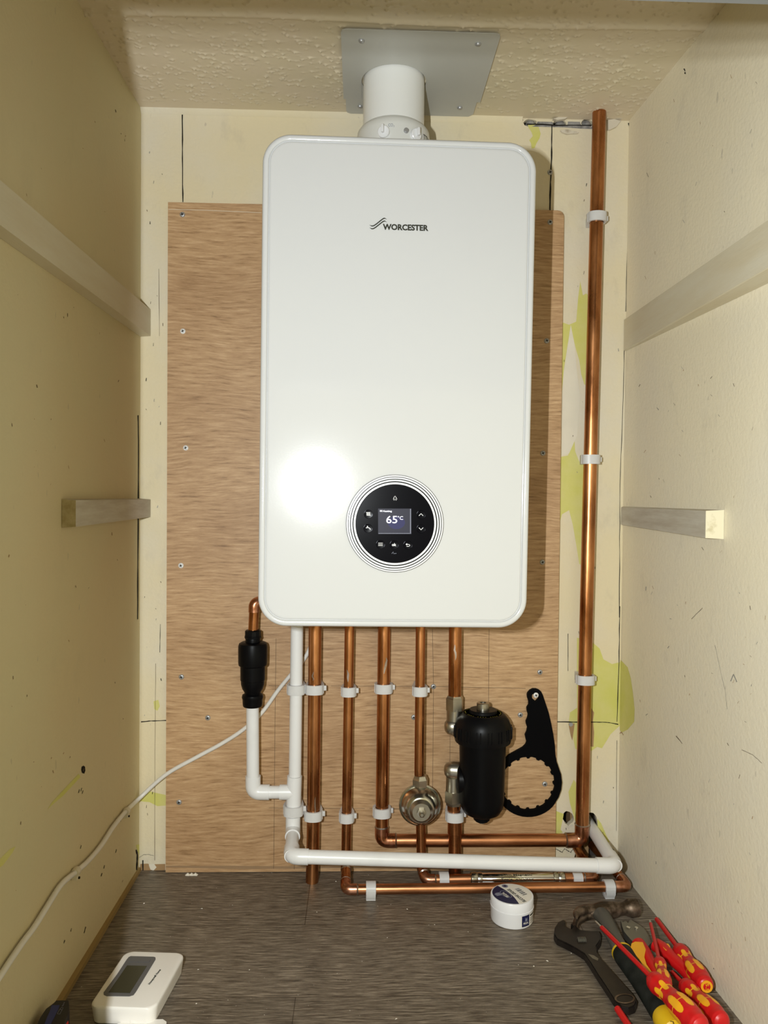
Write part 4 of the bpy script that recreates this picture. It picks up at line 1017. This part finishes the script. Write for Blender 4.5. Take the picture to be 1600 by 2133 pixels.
for i, (py, lab) in enumerate(((438, 'topmost clip on the tall copper riser'), (951, 'middle clip on the tall copper riser'), (1417, 'lowest clip on the tall copper riser, over yellow paint'))):
    z = z_up(py, Y3); t = (z - z3) / (C0 - z3)
    zz_ = [(z3, xr3), (.4769, .4281), (C0, rt.x)]
    x = xr3 + (.4281 - xr3) * (z - z3) / (.4769 - z3) if z < .4769 else .4281 + (rt.x - .4281) * (z - .4769) / (C0 - .4769)
    place_clip(cR, i > 0, 0, 0, 0, lab, G1, pos=Vector((x, Y3, z)))
cF = make_clip(CR15, z1r - .0002)
for i, (px, Yc, lab) in enumerate(((773, y1r, 'left clip on the foremost floor pipe'), (1272, y1r, 'right clip on the foremost floor pipe'), (926, y4, 'clip on the rear floor pipe left of the inhibitor'), (1205, y4, 'clip on the rear floor pipe right of the inhibitor'))):
    p = at(px, 1850 if Yc == y1r else 1829, Y=Yc - .01)
    place_clip(cF, i > 0, 0, 0, 0, lab, G2, floor=True, pos=Vector((p.x, Yc, z1r)))

# ================================================================== BROKEN PLASTER AT THE CEILING
def lump(pts, fn, th, m, rough=.0012):
    b = B().m(m); b.prism(pts, lambda a, c, t: fn(a, c) + Vector((0, -t, 0)) + Vector((random.uniform(-rough, rough), 0, random.uniform(-rough, rough))) * 0, .0002, th); return b
chunk = [([(935, 112), (1000, 100), (1060, 98), (1062, 120), (1030, 145), (985, 140), (950, 130)], .012), ([(1060, 110), (1110, 85), (1165, 92), (1172, 130), (1120, 128), (1075, 122)], .010),
         ([(1060, 135), (1110, 128), (1165, 145), (1130, 190), (1080, 215), (1060, 215)], .006), ([(665, 245), (720, 238), (820, 262), (812, 270), (720, 276), (680, 262)], .004),
         ([(600, 130), (660, 112), (720, 118), (700, 130), (640, 140)], .008), ([(1265, 215), (1320, 145), (1335, 140), (1328, 230), (1300, 260)], .005)]
flab = ['largest pale plaster flake over the top of the copper riser', 'jagged plaster flake just right of the riser top', 'thin plaster flake below, right of the riser top', 'long thin peeling paint flake left of the riser', 'thin paint flake above the middle grey pipe stub', 'small plaster flake in the top right corner of the back wall']
for (pts, th), fl in zip(chunk, flab):
    b = lump(pxs(pts, 1000, 212 if th == .004 else 219, 4), lambda a, c: at(a, c, Y=-.0003), th, 'plaster')
    o = b.obj('plaster_flake', flatshade=True); tag(o, fl, 'plaster flake', 'broken plaster flakes at the ceiling')
for px, rx, ry, lab in ((1106, 10, 8, 'left'), (1168, 11, 7, 'middle'), (1221, 8, 7, 'right')):
    p = at(px, 257, Y=.004)
    b = B().m('cement_and_shade').lathe([(.0095, .014), (.0095, .003), (.007, -.001), (.003, -.003), (0, -.0035)], p, (.05, 1, -.2), 20)
    o = b.obj('pipe_stub'); tag(o, '%s of the three grey stopped-up pipe ends in the wall holes by the ceiling' % {'left': 'leftmost', 'middle': 'middle one', 'right': 'rightmost'}[lab], 'pipe stub', 'grey stopped pipe ends')
b = B().m('brown'); 
b.flat(pxs([(1310, 800), (1330, 790), (1385, 790), (1395, 810), (1420, 795), (1460, 785), (1455, 810), (1465, 835), (1440, 842), (1380, 838), (1330, 835)], 690, 47, 4.324), lambda a, c: at(a, c, Y=-.0012))
o = b.prism(pxs([(1330, 800), (1380, 792), (1388, 812), (1370, 828), (1335, 826)], 690, 47, 4.324), lambda a, c, t: at(a, c, Y=-.0012) + Vector((0, -t, 0)), 0, .004).obj('torn_board_edge')
tag(o, 'torn brown board scrap at the ceiling line right of the flue plate', 'board scrap')

# ================================================================== CABLE
cbY = PB - .0045
P = [at(px, py, Y=cbY - .0005) for px, py in [(655, 1325), (640, 1362), (612, 1398), (580, 1437), (545, 1485), (505, 1521), (460, 1550), (410, 1577), (345, 1614)]]
P[0] = Vector((P[0].x + .01, cbY, P[0].z + .03))
P += [_side(px, py, -1, .006) for px, py in [(288, 1665), (262, 1690), (236, 1722), (210, 1762), (182, 1795), (158, 1816), (128, 1842), (100, 1885), (72, 1930), (48, 1962), (22, 2000), (-8, 2045), (-60, 2110)]]
# smooth with Catmull-Rom
def catmull(P, n=6):
    out = []
    for i in range(len(P) - 1):
        p0 = P[max(0, i - 1)]; p1 = P[i]; p2 = P[i + 1]; p3 = P[min(len(P) - 1, i + 2)]
        for k in range(n):
            t = k / n; out.append(.5 * ((2 * p1) + (-p0 + p2) * t + (2 * p0 - 5 * p1 + 4 * p2 - p3) * t * t + (-p0 + 3 * p1 - 3 * p2 + p3) * t ** 3))
    out.append(P[-1]); return out
o = B().m('cable').tube(catmull(P), .0038, 14).obj('white_cable')
tag(o, 'white cable from under the boiler running down along the left wall', 'cable')
for px, py, lab in ((263, 1690, 'upper cable clip on the left wall, nearer the corner'), (158, 1816, 'lower cable clip on the left wall')):
    p = _side(px, py, -1, .006); q_ = _side(px - 12, py + 14, -1, .006); d = (q_ - p).normalized()
    root = thing('cable_clip', lab, 'cable clip', p, 'cable clips on the left wall')
    b = B().m('clip_cream').tube([p - d * .005, p + d * .005], .0062, 16)
    sd = Vector((0, d.z, -d.y)); sd = sd if sd.z < 0 else -sd
    T = Matrix.Translation(p + sd * .006)
    b.box((-.006, -.0045, -.0045), (.004, .0045, .0045), T=T, bev=.001); b.obj('saddle', root)
    b = B().m('crack').lathe([(0, .003), (.0018, .003), (.0018, -.002)], p + sd * .0085 + Vector((.003, 0, 0)), (1, 0, 0), 10); b.obj('nail', root)

# ================================================================== GREASE TUB
tr = .0365; tbx = at(1066, 1900, Y=-.177).x; tc_ = Vector((tbx, -.178, 0)); th_ = .0425
tub = thing('grease_tub', 'round white tub with navy printed label standing on the floor before the pipes', 'tub', tc_)
b = B().m('tub').lathe([(tr * .90, 0.0003), (tr * .95, .001), (tr * .97, .003), (tr * .98, .022), (tr, .0245), (tr, .0262), (tr * .97, .0268)], tc_, n=64); b.obj('body', tub)
b = B().m('tub').lathe([(tr * .965, .0262), (tr * .985, .0270), (tr * .985, th_ - .0015), (tr * .965, th_ - .0003), (tr * .93, th_), (0, th_)], tc_, n=64)
lid = b.obj('lid', tub)
def tl(a, c, d=.0003): return tc_ + Vector((a * tr, c * tr, th_ + d))
b = B().m('label_paper').flat(circ(0, 0, .91, 48), lambda a, c: tl(a, c, .0002))
# navy segment on the left, bounded by a bowed line
seg = [(.91 * math.cos(a), .91 * math.sin(a)) for a in [math.radians(115 + (285 - 115) * k / 28) for k in range(29)]]
seg = [(.91 * math.cos(a), .91 * math.sin(a)) for a in [math.radians(126 + (279 - 126) * k / 28) for k in range(29)]]
seg += [(.142 - .677 * t + .13 * math.sin(math.pi * t), -.90 + 1.636 * t + .05 * math.sin(math.pi * t)) for t in [k / 12 for k in range(1, 12)]]
b.m('navy').flat(seg, lambda a, c: tl(a, c, .0004))
import cmath
def rot2(cx, cy, ang, u, v): c_, s_ = math.cos(ang), math.sin(ang); return cx + u * c_ - v * s_, cy + u * s_ + v * c_
b.m('logo').text('SILICONE GREASE', lambda u, v: tl(*rot2(.53, -.70, math.radians(116), 1.27 * u, .17 * v), .0005), .03)
b.m('grey_print').flat(circ(-.20, .70, .15, 24), lambda a, c: tl(a, c, .0004)).m('navy').flat(circ(-.20, .70, .09, 5), lambda a, c: tl(a, c, .0005))
for k, w_ in enumerate([.05, .02, .06, .03, .05, .02, .06, .04, .03, .05]):
    u = k * .065
    b.m('logo' if k % 2 == 0 else 'grey_print').flat([rot2(.70, -.05, math.radians(116), u, 0), rot2(.70, -.05, math.radians(116), u + w_ * .8, 0), rot2(.70, -.05, math.radians(116), u + w_ * .8, .25), rot2(.70, -.05, math.radians(116), u, .25)], lambda a, c: tl(a, c, .0005))
b.m('label_paper')
oval = [rot2(-.30, -.05, math.radians(118), .34 * math.cos(2 * math.pi * k / 28), .19 * math.sin(2 * math.pi * k / 28)) for k in range(29)]
b.m('grey_print').line([Vector(p) for p in oval], .03, lambda a, c: tl(a, c, .0005))
b.m('label_paper').text('PEGAL', lambda u, v: tl(*rot2(-.16, -.27, math.radians(118), .46 * u, .17 * v), .0006), .02)
b.m('grey_print').flat([rot2(-.62, -.2, math.radians(118), a, c) for a, c in [(0, -.14), (.26, -.18), (.30, .0), (.22, .12), (.05, .10)]], lambda a, c: tl(a, c, .0005))
b.obj('lid_label', lid)
def ts(u, v, r=tr * .985):      # u angle deg from -y towards +x ; v height
    a = math.radians(u); return tc_ + Vector((r * math.sin(a), -r * math.cos(a), v))
def curved(b, u0, u1, v0, v1, r, n=10):
    vs = []; fs = []
    for k in range(n + 1):
        u = u0 + (u1 - u0) * k / n; vs += [ts(u, v0, r), ts(u, v1, r)]
    for k in range(n): fs.append((2 * k, 2 * k + 2, 2 * k + 3, 2 * k + 1))
    b.add(vs, fs)
b = B().m('label_paper'); curved(b, 13, 100, .0035, .0232, tr * .984, 16)
b.m('navy'); curved(b, 16, 41, .0045, .0225, tr * .989)
b.m('label_paper').text('PEGAL', lambda u, v: ts(20.5 + 17 * u, .0085 + .0032 * v, tr * .994), .02)
b.m('grey_print').flat([(26, .0132), (31, .0125), (33.5, .0145), (33, .019), (31, .0175), (28.5, .0175), (26.5, .0195)], lambda a, c: ts(a, c, tr * .993))
b.m('grey_print')
for a0, a1, v_ in ((19, 38.5, .0072), (19, 38.5, .0132)): curved(b, a0, a1, v_, v_ + .0003, tr * .9935, 6)
b.m('logo'); curved(b, 44, 68, .0182, .0208, tr * .989, 6)
b.m('pencil')
for v_ in (.0060, .0092, .0118, .0144): curved(b, 44, 72, v_, v_ + .0011, tr * .989, 6)
b.obj('side_label', tub)

# ================================================================== THERMOSTAT
HT = .026
tTL, tTR, tBR, tBL = at(262, 1980, Z=HT), at(387, 1984, Z=HT), at(322, 2101, Z=HT), at(184, 2096, Z=HT)
def th(u, v, z=HT): # u across (left->right), v along (far->near)
    p = (tTL * (1 - u) + tTR * u) * (1 - v) + (tBL * (1 - u) + tBR * u) * v; return Vector((p.x, p.y, z))
TWd, TLn = (tTR - tTL).length, (tBL - tTL).length
stt = thing('thermostat', 'white wall thermostat with grey bezel and blank display lying on the floor', 'thermostat', th(.5, .5, 0))
def tloop(ins, z, r=.013):
    return [th(a / TWd, c / TLn, z) for a, c in rrect(ins, ins, TWd - ins, TLn - ins, max(.003, r - ins * .6), 8)]
b = B().m('stat_white'); loft(b, [tloop(.004, .0004), tloop(.0025, .002), tloop(.0006, .018), tloop(.0, .0225), tloop(.0004, .0245), tloop(.0016, .0257), tloop(.0035, .0260)]); b.obj('housing', stt)
def tp(px, py): # crop px -> u,v on the top face
    p = at(150 + px / 5.926, 1950 + py / 5.926, Z=HT); return p.x, p.y
bez = [(700, 262), (725, 250), (1005, 258), (1030, 265), (1032, 290), (790, 690), (760, 730), (710, 745), (430, 742), (392, 725), (390, 700), (560, 470), (670, 300)]
b = B().m('stat_grey').prism([tp(*p) for p in bez], lambda a, c, t: Vector((a, c, t)), HT - .0005, HT + .0006)
bez_o = b.obj('bezel', stt, flatshade=True)
b = B().m('lcd').prism([tp(*p) for p in [(680, 368), (925, 374), (715, 708), (450, 700)]], lambda a, c, t: Vector((a, c, t)), HT, HT + .0009); b.obj('display', stt, flatshade=True)
b = B().m('case_black'); c1 = b.prism([tp(*p) for p in [(730, 285), (975, 292), (950, 328), (700, 322)]], lambda a, c, t: Vector((a, c, t)), HT, HT + .0010); b.mats = [M['stat_grey']]; b.obj('button_bar', stt)
tx = [at(150 + px / 5.926, 1950 + py / 5.926, Z=HT + .0002) for px, py in [(940, 592), (968, 600), (1108, 415)]]
b = B().m('logo').text('Honeywell Home', lambda u, v: tx[1] * (1 - u) + tx[2] * u + (tx[0] - tx[1]) * v * 1.15, .05); b.obj('lettering', stt)
# bracket plate
b = B().m('stat_white')
br_pts = [at(*p, Z=.004) for p in pxs([(775, 876), (850, 845), (1085, 841), (1110, 858), (1100, 1100), (700, 1100), (720, 900)], 0, 1860, 3.2)]
b.prism([(p.x, p.y) for p in br_pts], lambda a, c, t: Vector((a, c, t)), .0004, .004)
tb = at(280, 2124, Z=.006); b.box((tb.x - .005, tb.y - .004, .003), (tb.x + .005, tb.y + .0015, .009), bev=.001)
o = b.obj('mounting_bracket'); tag(o, 'thin white plastic wall bracket lying in front of the thermostat', 'bracket')

# ================================================================== DARK CASE, BOTTOM LEFT
ZC = .040
cp_ = pxs([(650, 365), (800, 360), (960, 365), (972, 480), (970, 600), (950, 720), (890, 830), (860, 960), (830, 1500), (60, 1500), (190, 920), (270, 760), (400, 570), (600, 420)], 60, 2050, 11.43)
cpt = [at(*p, Z=ZC) for p in cp_]
cpt = [Vector((max(p.x, xL(p.y) + .004), p.y, 0)) for p in cpt]
cs = thing('tool_case', 'black tool case with dark blue stripe against the left wall', 'tool case', (cpt[0].x, cpt[0].y, 0))
cen = sum(cpt, Vector()) / len(cpt)
def sc_(k, z): return [Vector((max(cen.x + (p.x - cen.x) * k, xL(p.y) + .003), cen.y + (p.y - cen.y) * k, z)) for p in cpt]
b = B().m('case_black'); loft(b, [sc_(.95, .0004), sc_(1.0, .004), sc_(1.0, ZC - .006), sc_(.97, ZC - .001), sc_(.93, ZC)]); b.obj('shell', cs, ang=25)
st_ = [at(*p, Z=ZC + .0004) for p in pxs([(545, 505), (735, 500), (700, 600), (620, 760), (520, 960), (370, 960), (440, 780), (500, 650)], 60, 2050, 11.43)]
b = B().m('case_blue').prism([(p.x, p.y) for p in st_], lambda a, c, t: Vector((a, c, t)), ZC - .002, ZC + .0006); b.obj('blue_stripe', cs)
b = B().m('grey_print'); cl = lambda a, c: at(a, c, Z=ZC + .0005)
for k in range(3): b.line([Vector(p) for p in pxs([(790 + 22 * k - (k * 2), 520 - 38 * k), (830 + 14 * k, 500 - 34 * k)], 60, 2050, 11.43)], 1.2, cl)
for k in range(2):
    b.line([Vector(p) for p in pxs([(680 + 60 * k, 700 - 110 * k), (735 + 55 * k, 715 - 100 * k), (790 + 30 * k, 620 - 60 * k), (735 + 55 * k, 600 - 50 * k), (680 + 60 * k, 700 - 110 * k)], 60, 2050, 11.43)], .8, cl)
b.obj('raised_marks', cs)
rp_ = at(60 + 880 / 11.43, 2050 + 985 / 11.43, Z=.030)
b = B().m('red').box(rp_ - Vector((.003, .018, .006)), rp_ + Vector((.0025, .004, .004)), bev=.0015); b.obj('red_catch', cs)

# ================================================================== HAMMER
hz = .019
hm = thing('claw_hammer', 'worn claw hammer with grey neck and black rubber grip lying on the floor', 'hammer', (.417, -.18, 0))
face = at(1324, 1886, Z=hz); hd = at(1250, 1890, Z=hz + .006)
ax = (face - at(1215, 1896, Z=hz)).normalized(); ax.z = 0; ax.normalize()
c0 = Vector((hd.x, hd.y, hz))
L_ = (Vector((face.x, face.y, hz)) - c0).length
b = B().m('rust').lathe([(.0, L_ + .0005), (.0125, L_), (.0148, L_ - .002), (.0150, L_ - .014), (.0135, L_ - .018), (.0105, L_ - .024), (.0105, L_ - .034), (.0135, L_ - .044), (.0135, .004), (.011, -.012), (.009, -.020)], c0, ax, 36)
nm = Vector((ax.y, -ax.x, 0))
if nm.y > 0: nm = -nm
for s_ in (-1, 1):
    pts = [c0 - ax * .012 + Vector((0, 0, s_ * .004)), c0 - ax * .026 + nm * .001 + Vector((0, 0, s_ * .0055)), c0 - ax * .040 + nm * .007 + Vector((0, 0, s_ * .007)), c0 - ax * .050 + nm * .017 + Vector((0, 0, s_ * .008)), c0 - ax * .056 + nm * .030 + Vector((0, 0, s_ * .0085))]
    b.tube(catmull(pts, 4), [.0095, .0092, .009, .0088, .0086, .0084, .0082, .008, .0076, .0072, .0068, .0064, .0058, .005, .0042, .0034, .002][:len(catmull(pts, 4))], 14, sq=.8)
b.obj('head', hm)
hring = at(1296, 1984, Z=.016); hend = at(1385, 2118, Z=.018)
b = B().m('neck').tube([c0 + Vector((-.001, .004, 0)), c0.lerp(hring, .3), c0.lerp(hring, .7), hring], [.0150, .0140, .0125, .0135], 24, sq=.72, side=(0, 0, 1)); b.obj('neck', hm)
b = B().m('tool_yellow').tube([hring - (hend - hring).normalized() * .001, hring + (hend - hring).normalized() * .003], .0162, 28, sq=.95); b.obj('grip_ring', hm)
b = B().m('grip'); dv = (hend - hring)
b.tube([hring + dv * t for t in (.012, .08, .25, .45, .65, .85, 1.0)], [.0158, .0165, .0155, .0148, .0152, .0162, .0166], 28, sq=.95)
b.obj('grip', hm)
b = B().m('tool_yellow'); dn = dv.normalized()
b.tube([hend - dn * .004, hend + dn * .002, hend + dn * .014, hend + dn * .03, hend + dn * .036], [.0155, .0178, .0185, .0165, .010], 28, sq=.95)
b.m('logo').line([Vector((1396, 2127)), Vector((1402, 2128)), Vector((1403, 2133))], 1.6, lambda a, c: at(a, c, Z=.0368))
b.obj('butt', hm)

# ================================================================== ADJUSTABLE WRENCH
aw = thing('adjustable_wrench', 'black adjustable wrench lying left of the claw hammer', 'wrench', at(1190, 1950, Z=0))
AO = [(172, 345), (178, 300), (200, 265), (236, 250), (252, 262), (248, 285), (262, 300), (290, 312), (300, 300), (285, 275), (300, 268), (345, 318), (420, 325), (470, 325), (488, 345), (485, 385), (458, 425), (458, 460), (490, 510), (560, 590), (640, 680), (700, 745), (728, 790), (712, 825), (672, 842), (620, 828), (570, 778), (520, 700), (460, 610), (410, 530), (375, 478), (320, 442), (250, 405), (192, 378)]
AP = [at(*p, Z=.011) for p in pxs(AO, 1100, 1840, 3.2)]
ce = sum(AP, Vector()) / len(AP)
b = B().m('dark_steel')
def inset(P, d):
    n = len(P); out = []
    for i in range(n):
        a, c, e = P[i - 1], P[i], P[(i + 1) % n]
        t = (e - a); t.z = 0; t.normalize(); nn = Vector((-t.y, t.x, 0)); out.append(c + nn * d)
    return out
area = sum(AP[i - 1].x * AP[i].y - AP[i].x * AP[i - 1].y for i in range(len(AP)))
sg = 1 if area > 0 else -1
l0 = AP; l1 = inset(AP, sg * .0014)
pts2 = [(p.x, p.y) for p in l0]
b.prism(pts2, lambda a, c, t: Vector((a, c, t)), .003, .0115, back=True)
b.prism([(p.x, p.y) for p in l1], lambda a, c, t: Vector((a, c, t)), .0115, .0135)
b.obj('body', aw, flatshade=True)
kn = at(1100 + 357 / 3.2, 1840 + 378 / 3.2, Z=.014)
b = B().m('plier_steel')
for k in range(7): b.lathe([(.0040, 0), (.0052, .0006), (.0052, .0012), (.0040, .0018)], kn + Vector((-.0065 + .0019 * k, 0, -.0005)), (1, 0, 0), 16)
b.obj('adjusting_screw', aw)
hol = [at(*p, Z=.0140) for p in pxs(circ(645, 768, 62, 26, 30, a0=.35), 1100, 1840, 3.2)]
b = B().m('rust'); b.line([Vector((p.x, p.y)) for p in hol + hol[:1]], .0025, lambda a, c: Vector((a, c, .0141))); b.obj('hanging_hole_rim', aw)
gp = [at(*p, Z=.0139) for p in pxs([(400, 470), (440, 480), (470, 500), (465, 515), (430, 500)], 1100, 1840, 3.2)]
b = B().m('plier_steel').flat([(p.x, p.y) for p in gp], lambda a, c: Vector((a, c, .0138))); b.obj('stamped_panel', aw)

# ================================================================== PLIERS
pg = thing('combination_pliers', 'pliers with red and amber insulated handles between hammer and wall', 'pliers', at(1330, 1950, Z=0))
JO = [(618, 243), (632, 258), (648, 250), (668, 262), (682, 240), (730, 268), (775, 300), (802, 345), (822, 395), (800, 420), (720, 410), (695, 385), (660, 345), (640, 320), (628, 285)]
JP = [at(*p, Z=.020) for p in pxs(JO, 1100, 1840, 3.2)]
b = B().m('plier_steel').prism([(p.x, p.y) for p in JP], lambda a, c, t: Vector((a, c, t)), .009, .020); b.obj('jaws', pg, flatshade=True)
for cx, cy, r_ in ((667, 297, .0042), (722, 299, .003)):
    p = at(1100 + cx / 3.2, 1840 + cy / 3.2, Z=.021); B().m('chrome').lathe([(r_, -.002), (r_, .001), (r_ * .8, .0016), (0, .0016)], p, (0, 0, 1), 4 if cx < 700 else 16).obj('pivot', pg, ang=20)
def handle(pts, rs, yl):
    P = [at(1100 + a / 3.2, 1840 + c / 3.2, Z=z) for a, c, z in pts]; C_ = catmull(P, 6); n = len(C_)
    R_ = [rs[min(len(rs) - 1, int(i / (n - 1) * (len(rs) - 1)))] * (1 - (i / (n - 1) * (len(rs) - 1)) % 1) + rs[min(len(rs) - 1, int(i / (n - 1) * (len(rs) - 1)) + 1)] * ((i / (n - 1) * (len(rs) - 1)) % 1) for i in range(n)]
    b = B().m('red').tube(C_, R_, 22, sq=.85)
    return b, C_, R_
b, C_, R_ = handle([(735, 400, .018), (770, 450, .018), (810, 520, .018), (850, 590, .017), (880, 650, .016)], [.0105, .0105, .009, .0085, .008], 1)
b.obj('handle', pg)
hb = bpy.data.objects[[o.name for o in pg.children if o.name.startswith('handle')][0]]
q3 = lambda pts, z: [at(1100 + a / 3.2, 1840 + c / 3.2, Z=z) for a, c in pts]
yl1 = q3([(690, 400), (715, 388), (765, 392), (785, 440), (775, 490), (790, 540), (832, 600), (820, 608), (770, 555), (740, 500), (705, 465), (685, 425)], .0275)
b = B().m('amber').prism([(p.x, p.y) for p in yl1], lambda a, c, t: Vector((a, c, t)), .010, .0275); b.obj('handle_inlay', pg, flatshade=True)
b, C_, R_ = handle([(850, 410, .018), (900, 440, .018), (960, 500, .018), (1040, 570, .017), (1100, 640, .016), (1125, 690, .015)], [.0115, .0115, .0105, .0105, .0105, .009], 1)
b.obj('handle', pg)
yl2 = q3([(890, 398), (935, 402), (948, 420), (945, 450), (918, 445), (900, 425)], .0265)
b = B().m('amber').prism([(p.x, p.y) for p in yl2], lambda a, c, t: Vector((a, c, t)), .010, .0265)
b.obj('handle_inlay', pg, flatshade=True)
yl3 = q3([(1120, 615), (1138, 640), (1142, 680), (1132, 702), (1120, 700), (1130, 660)], .022)
b = B().m('amber').prism([(p.x, p.y) for p in yl3], lambda a, c, t: Vector((a, c, t)), .008, .022); b.obj('handle_inlay', pg, flatshade=True)

# ================================================================== SCREWDRIVERS
def screwdriver(name, label, tip, hs, hl, hr, sr, tipl=.012, phase=0.0, endtext=None, blade=True):
    tip = Vector(tip); hs = Vector(hs); ax = (hs - tip).normalized()
    root = thing(name, label, 'screwdriver', (tip.x, tip.y, 0), 'red and amber insulated screwdrivers')
    up = Vector((0, 0, 1)); sd = ax.cross(up).normalized(); up = sd.cross(ax)
    b = B().m('steel').tube([tip, tip + ax * (tipl * .5), tip + ax * (tipl * 1.5)], [sr * .55, sr * .6, sr * .62], 12, sq=.5 if blade else 1, side=up); b.obj('blade', root)
    b = B().m('red').lathe([(sr * .65, 0), (sr, .001), (sr, (hs - tip).length - tipl + .004)], tip + ax * tipl, ax, 20); b.obj('sleeve', root)
    keys = [(0, .42), (.03, .60), (.09, .80), (.16, .86), (.24, .78), (.34, .68), (.44, .74), (.58, .95), (.70, 1.0), (.80, .95), (.88, .86), (.93, .84), (.97, .72), (.993, .50), (1.0, .3)]
    prof = []
    for i in range(len(keys) - 1):
        (a, ra), (c, rc) = keys[i], keys[i + 1]
        k = max(2, int((c - a) * 150))
        for j in range(k):
            t = j / k; prof.append(((ra + (rc - ra) * (t * t * (3 - 2 * t))) * hr, (a + (c - a) * t) * hl))
    prof.append((.3 * hr, hl)); prof.append((0.00001, hl))
    b = B().m('red'); red = b.cur; b.m('amber'); amb = b.cur; b.m('red')
    def mf(h, a):
        t = h / hl
        if t > .93: return red
        for row, (tc2, tl2, ph, cnt) in enumerate(((.33, .085, 0, 6), (.66, .15, .5, 6))):
            u = (a * cnt + phase + ph) % 1 - .5
            if (u / .31) ** 2 + abs((t - tc2) / tl2) ** 3.2 < 1: return amb
            if abs(t - tc2) < .008 and True: return amb
        return red
    b.lathe(prof, hs, ax, 168, ref=up, matfn=mf); b.obj('handle', root, ang=60)
    if endtext:
        e = hs + ax * (hl + .0006)
        b = B().m('amber').lathe([(.27 * hr * 1.9, -.0016), (.30 * hr * 1.9, -.0016), (.30 * hr * 1.9, -.0002), (.27 * hr * 1.9, -.0002)], e - ax * .0006, ax, 40)
        b.text(endtext, lambda u, v: e + sd * ((v - .5) * .30 * hr) * -1 + up * ((u - .5) * .75 * hr) * -1 + ax * .0003, .02); b.obj('size_mark', root)
    return root
P3 = lambda px, py, z: at(px, py, Z=z)
tA, hA = P3(1241, 1919, .036), P3(1357, 2036, .048)
screwdriver('screwdriver', 'longest red-shafted screwdriver lying across the hammer', tA, hA, .118, .0165, .0034, .020, .15)
tB, hB = P3(1354, 1917, .032), P3(1373, 1999, .046)
screwdriver('screwdriver', 'slim screwdriver with needle tip lying over the pliers', tB, hB, .085, .0105, .0026, .012, .4)
tC, hC = P3(1366, 1912, .012), P3(1412, 1974, .019)
screwdriver('screwdriver', 'screwdriver nearest the right wall with sized handle end', tC, hC, .108, .0145, .0036, .004, .2, '5.5')
tD, hD = P3(1397, 2022, .012), P3(1424, 2049, .018)
screwdriver('screwdriver', 'stout screwdriver handle right of the long one near the frame bottom', tD, hD, .108, .0150, .003, .004, .45)
tE, hE = P3(1284, 2098, .008), P3(1345, 2190, .013)
screwdriver('screwdriver', 'screwdriver of which only the red shaft shows below the wrench', tE, hE, .09, .014, .0046, .003, .1)

# ================================================================== CRUMBS
b = B().m('crumb')
cr = [(808, 1958 - 4), (848, 1894), (709, 1882), (905, 1926), (975, 1941), (1190, 1986), (825, 2131 - 8), (1112, 2013), (1140, 2002), (987, 1905), (420, 1893), (738, 1813), (560, 1813), (700, 1836), (170, 2056), (413, 2020), (409, 2091), (300, 1882), (206, 1955), (520, 2100 - 80), (372, 1811), (380, 1810), (940, 1846 - 30), (1080, 2010), (660, 1900)]
for i in range(90): cr.append((random.uniform(330, 1180), random.uniform(1815, 2125)))
for i, (px, py) in enumerate(cr):
    p = at(px, py, Z=0); r_ = random.uniform(.0007, .0018) if i < 25 else random.uniform(.0003, .0007)
    if p.x < xL(p.y) + .01 or p.x > xR(p.y) - .01 or p.y > -.004: continue
    vs = [p + Vector((random.uniform(-1, 1) * r_ * 1.4, random.uniform(-1, 1) * r_, 0.0001)) for _ in range(4)] + [p + Vector((0, 0, r_ * .9))]
    b.add(vs, [(0, 1, 4), (1, 2, 4), (2, 3, 4), (3, 0, 4)])
for k in range(3):
    p = at(392 + 8 * k, 1811 - (k == 1) * 2, Y=PB - .004); vs = [Vector((p.x + dx, p.y - .002 + dy, .0002)) for dx, dy in ((-.005, 0), (.005, 0), (.004, -.006), (-.004, -.005))] + [Vector((p.x, p.y - .003, .004))]
    b.add(vs, [(0, 1, 4), (1, 2, 4), (2, 3, 4), (3, 0, 4)])
o = b.obj('plaster_crumbs', flatshade=True); tag(o, 'pale plaster crumbs scattered over the grey floor', 'crumbs', kind='stuff')
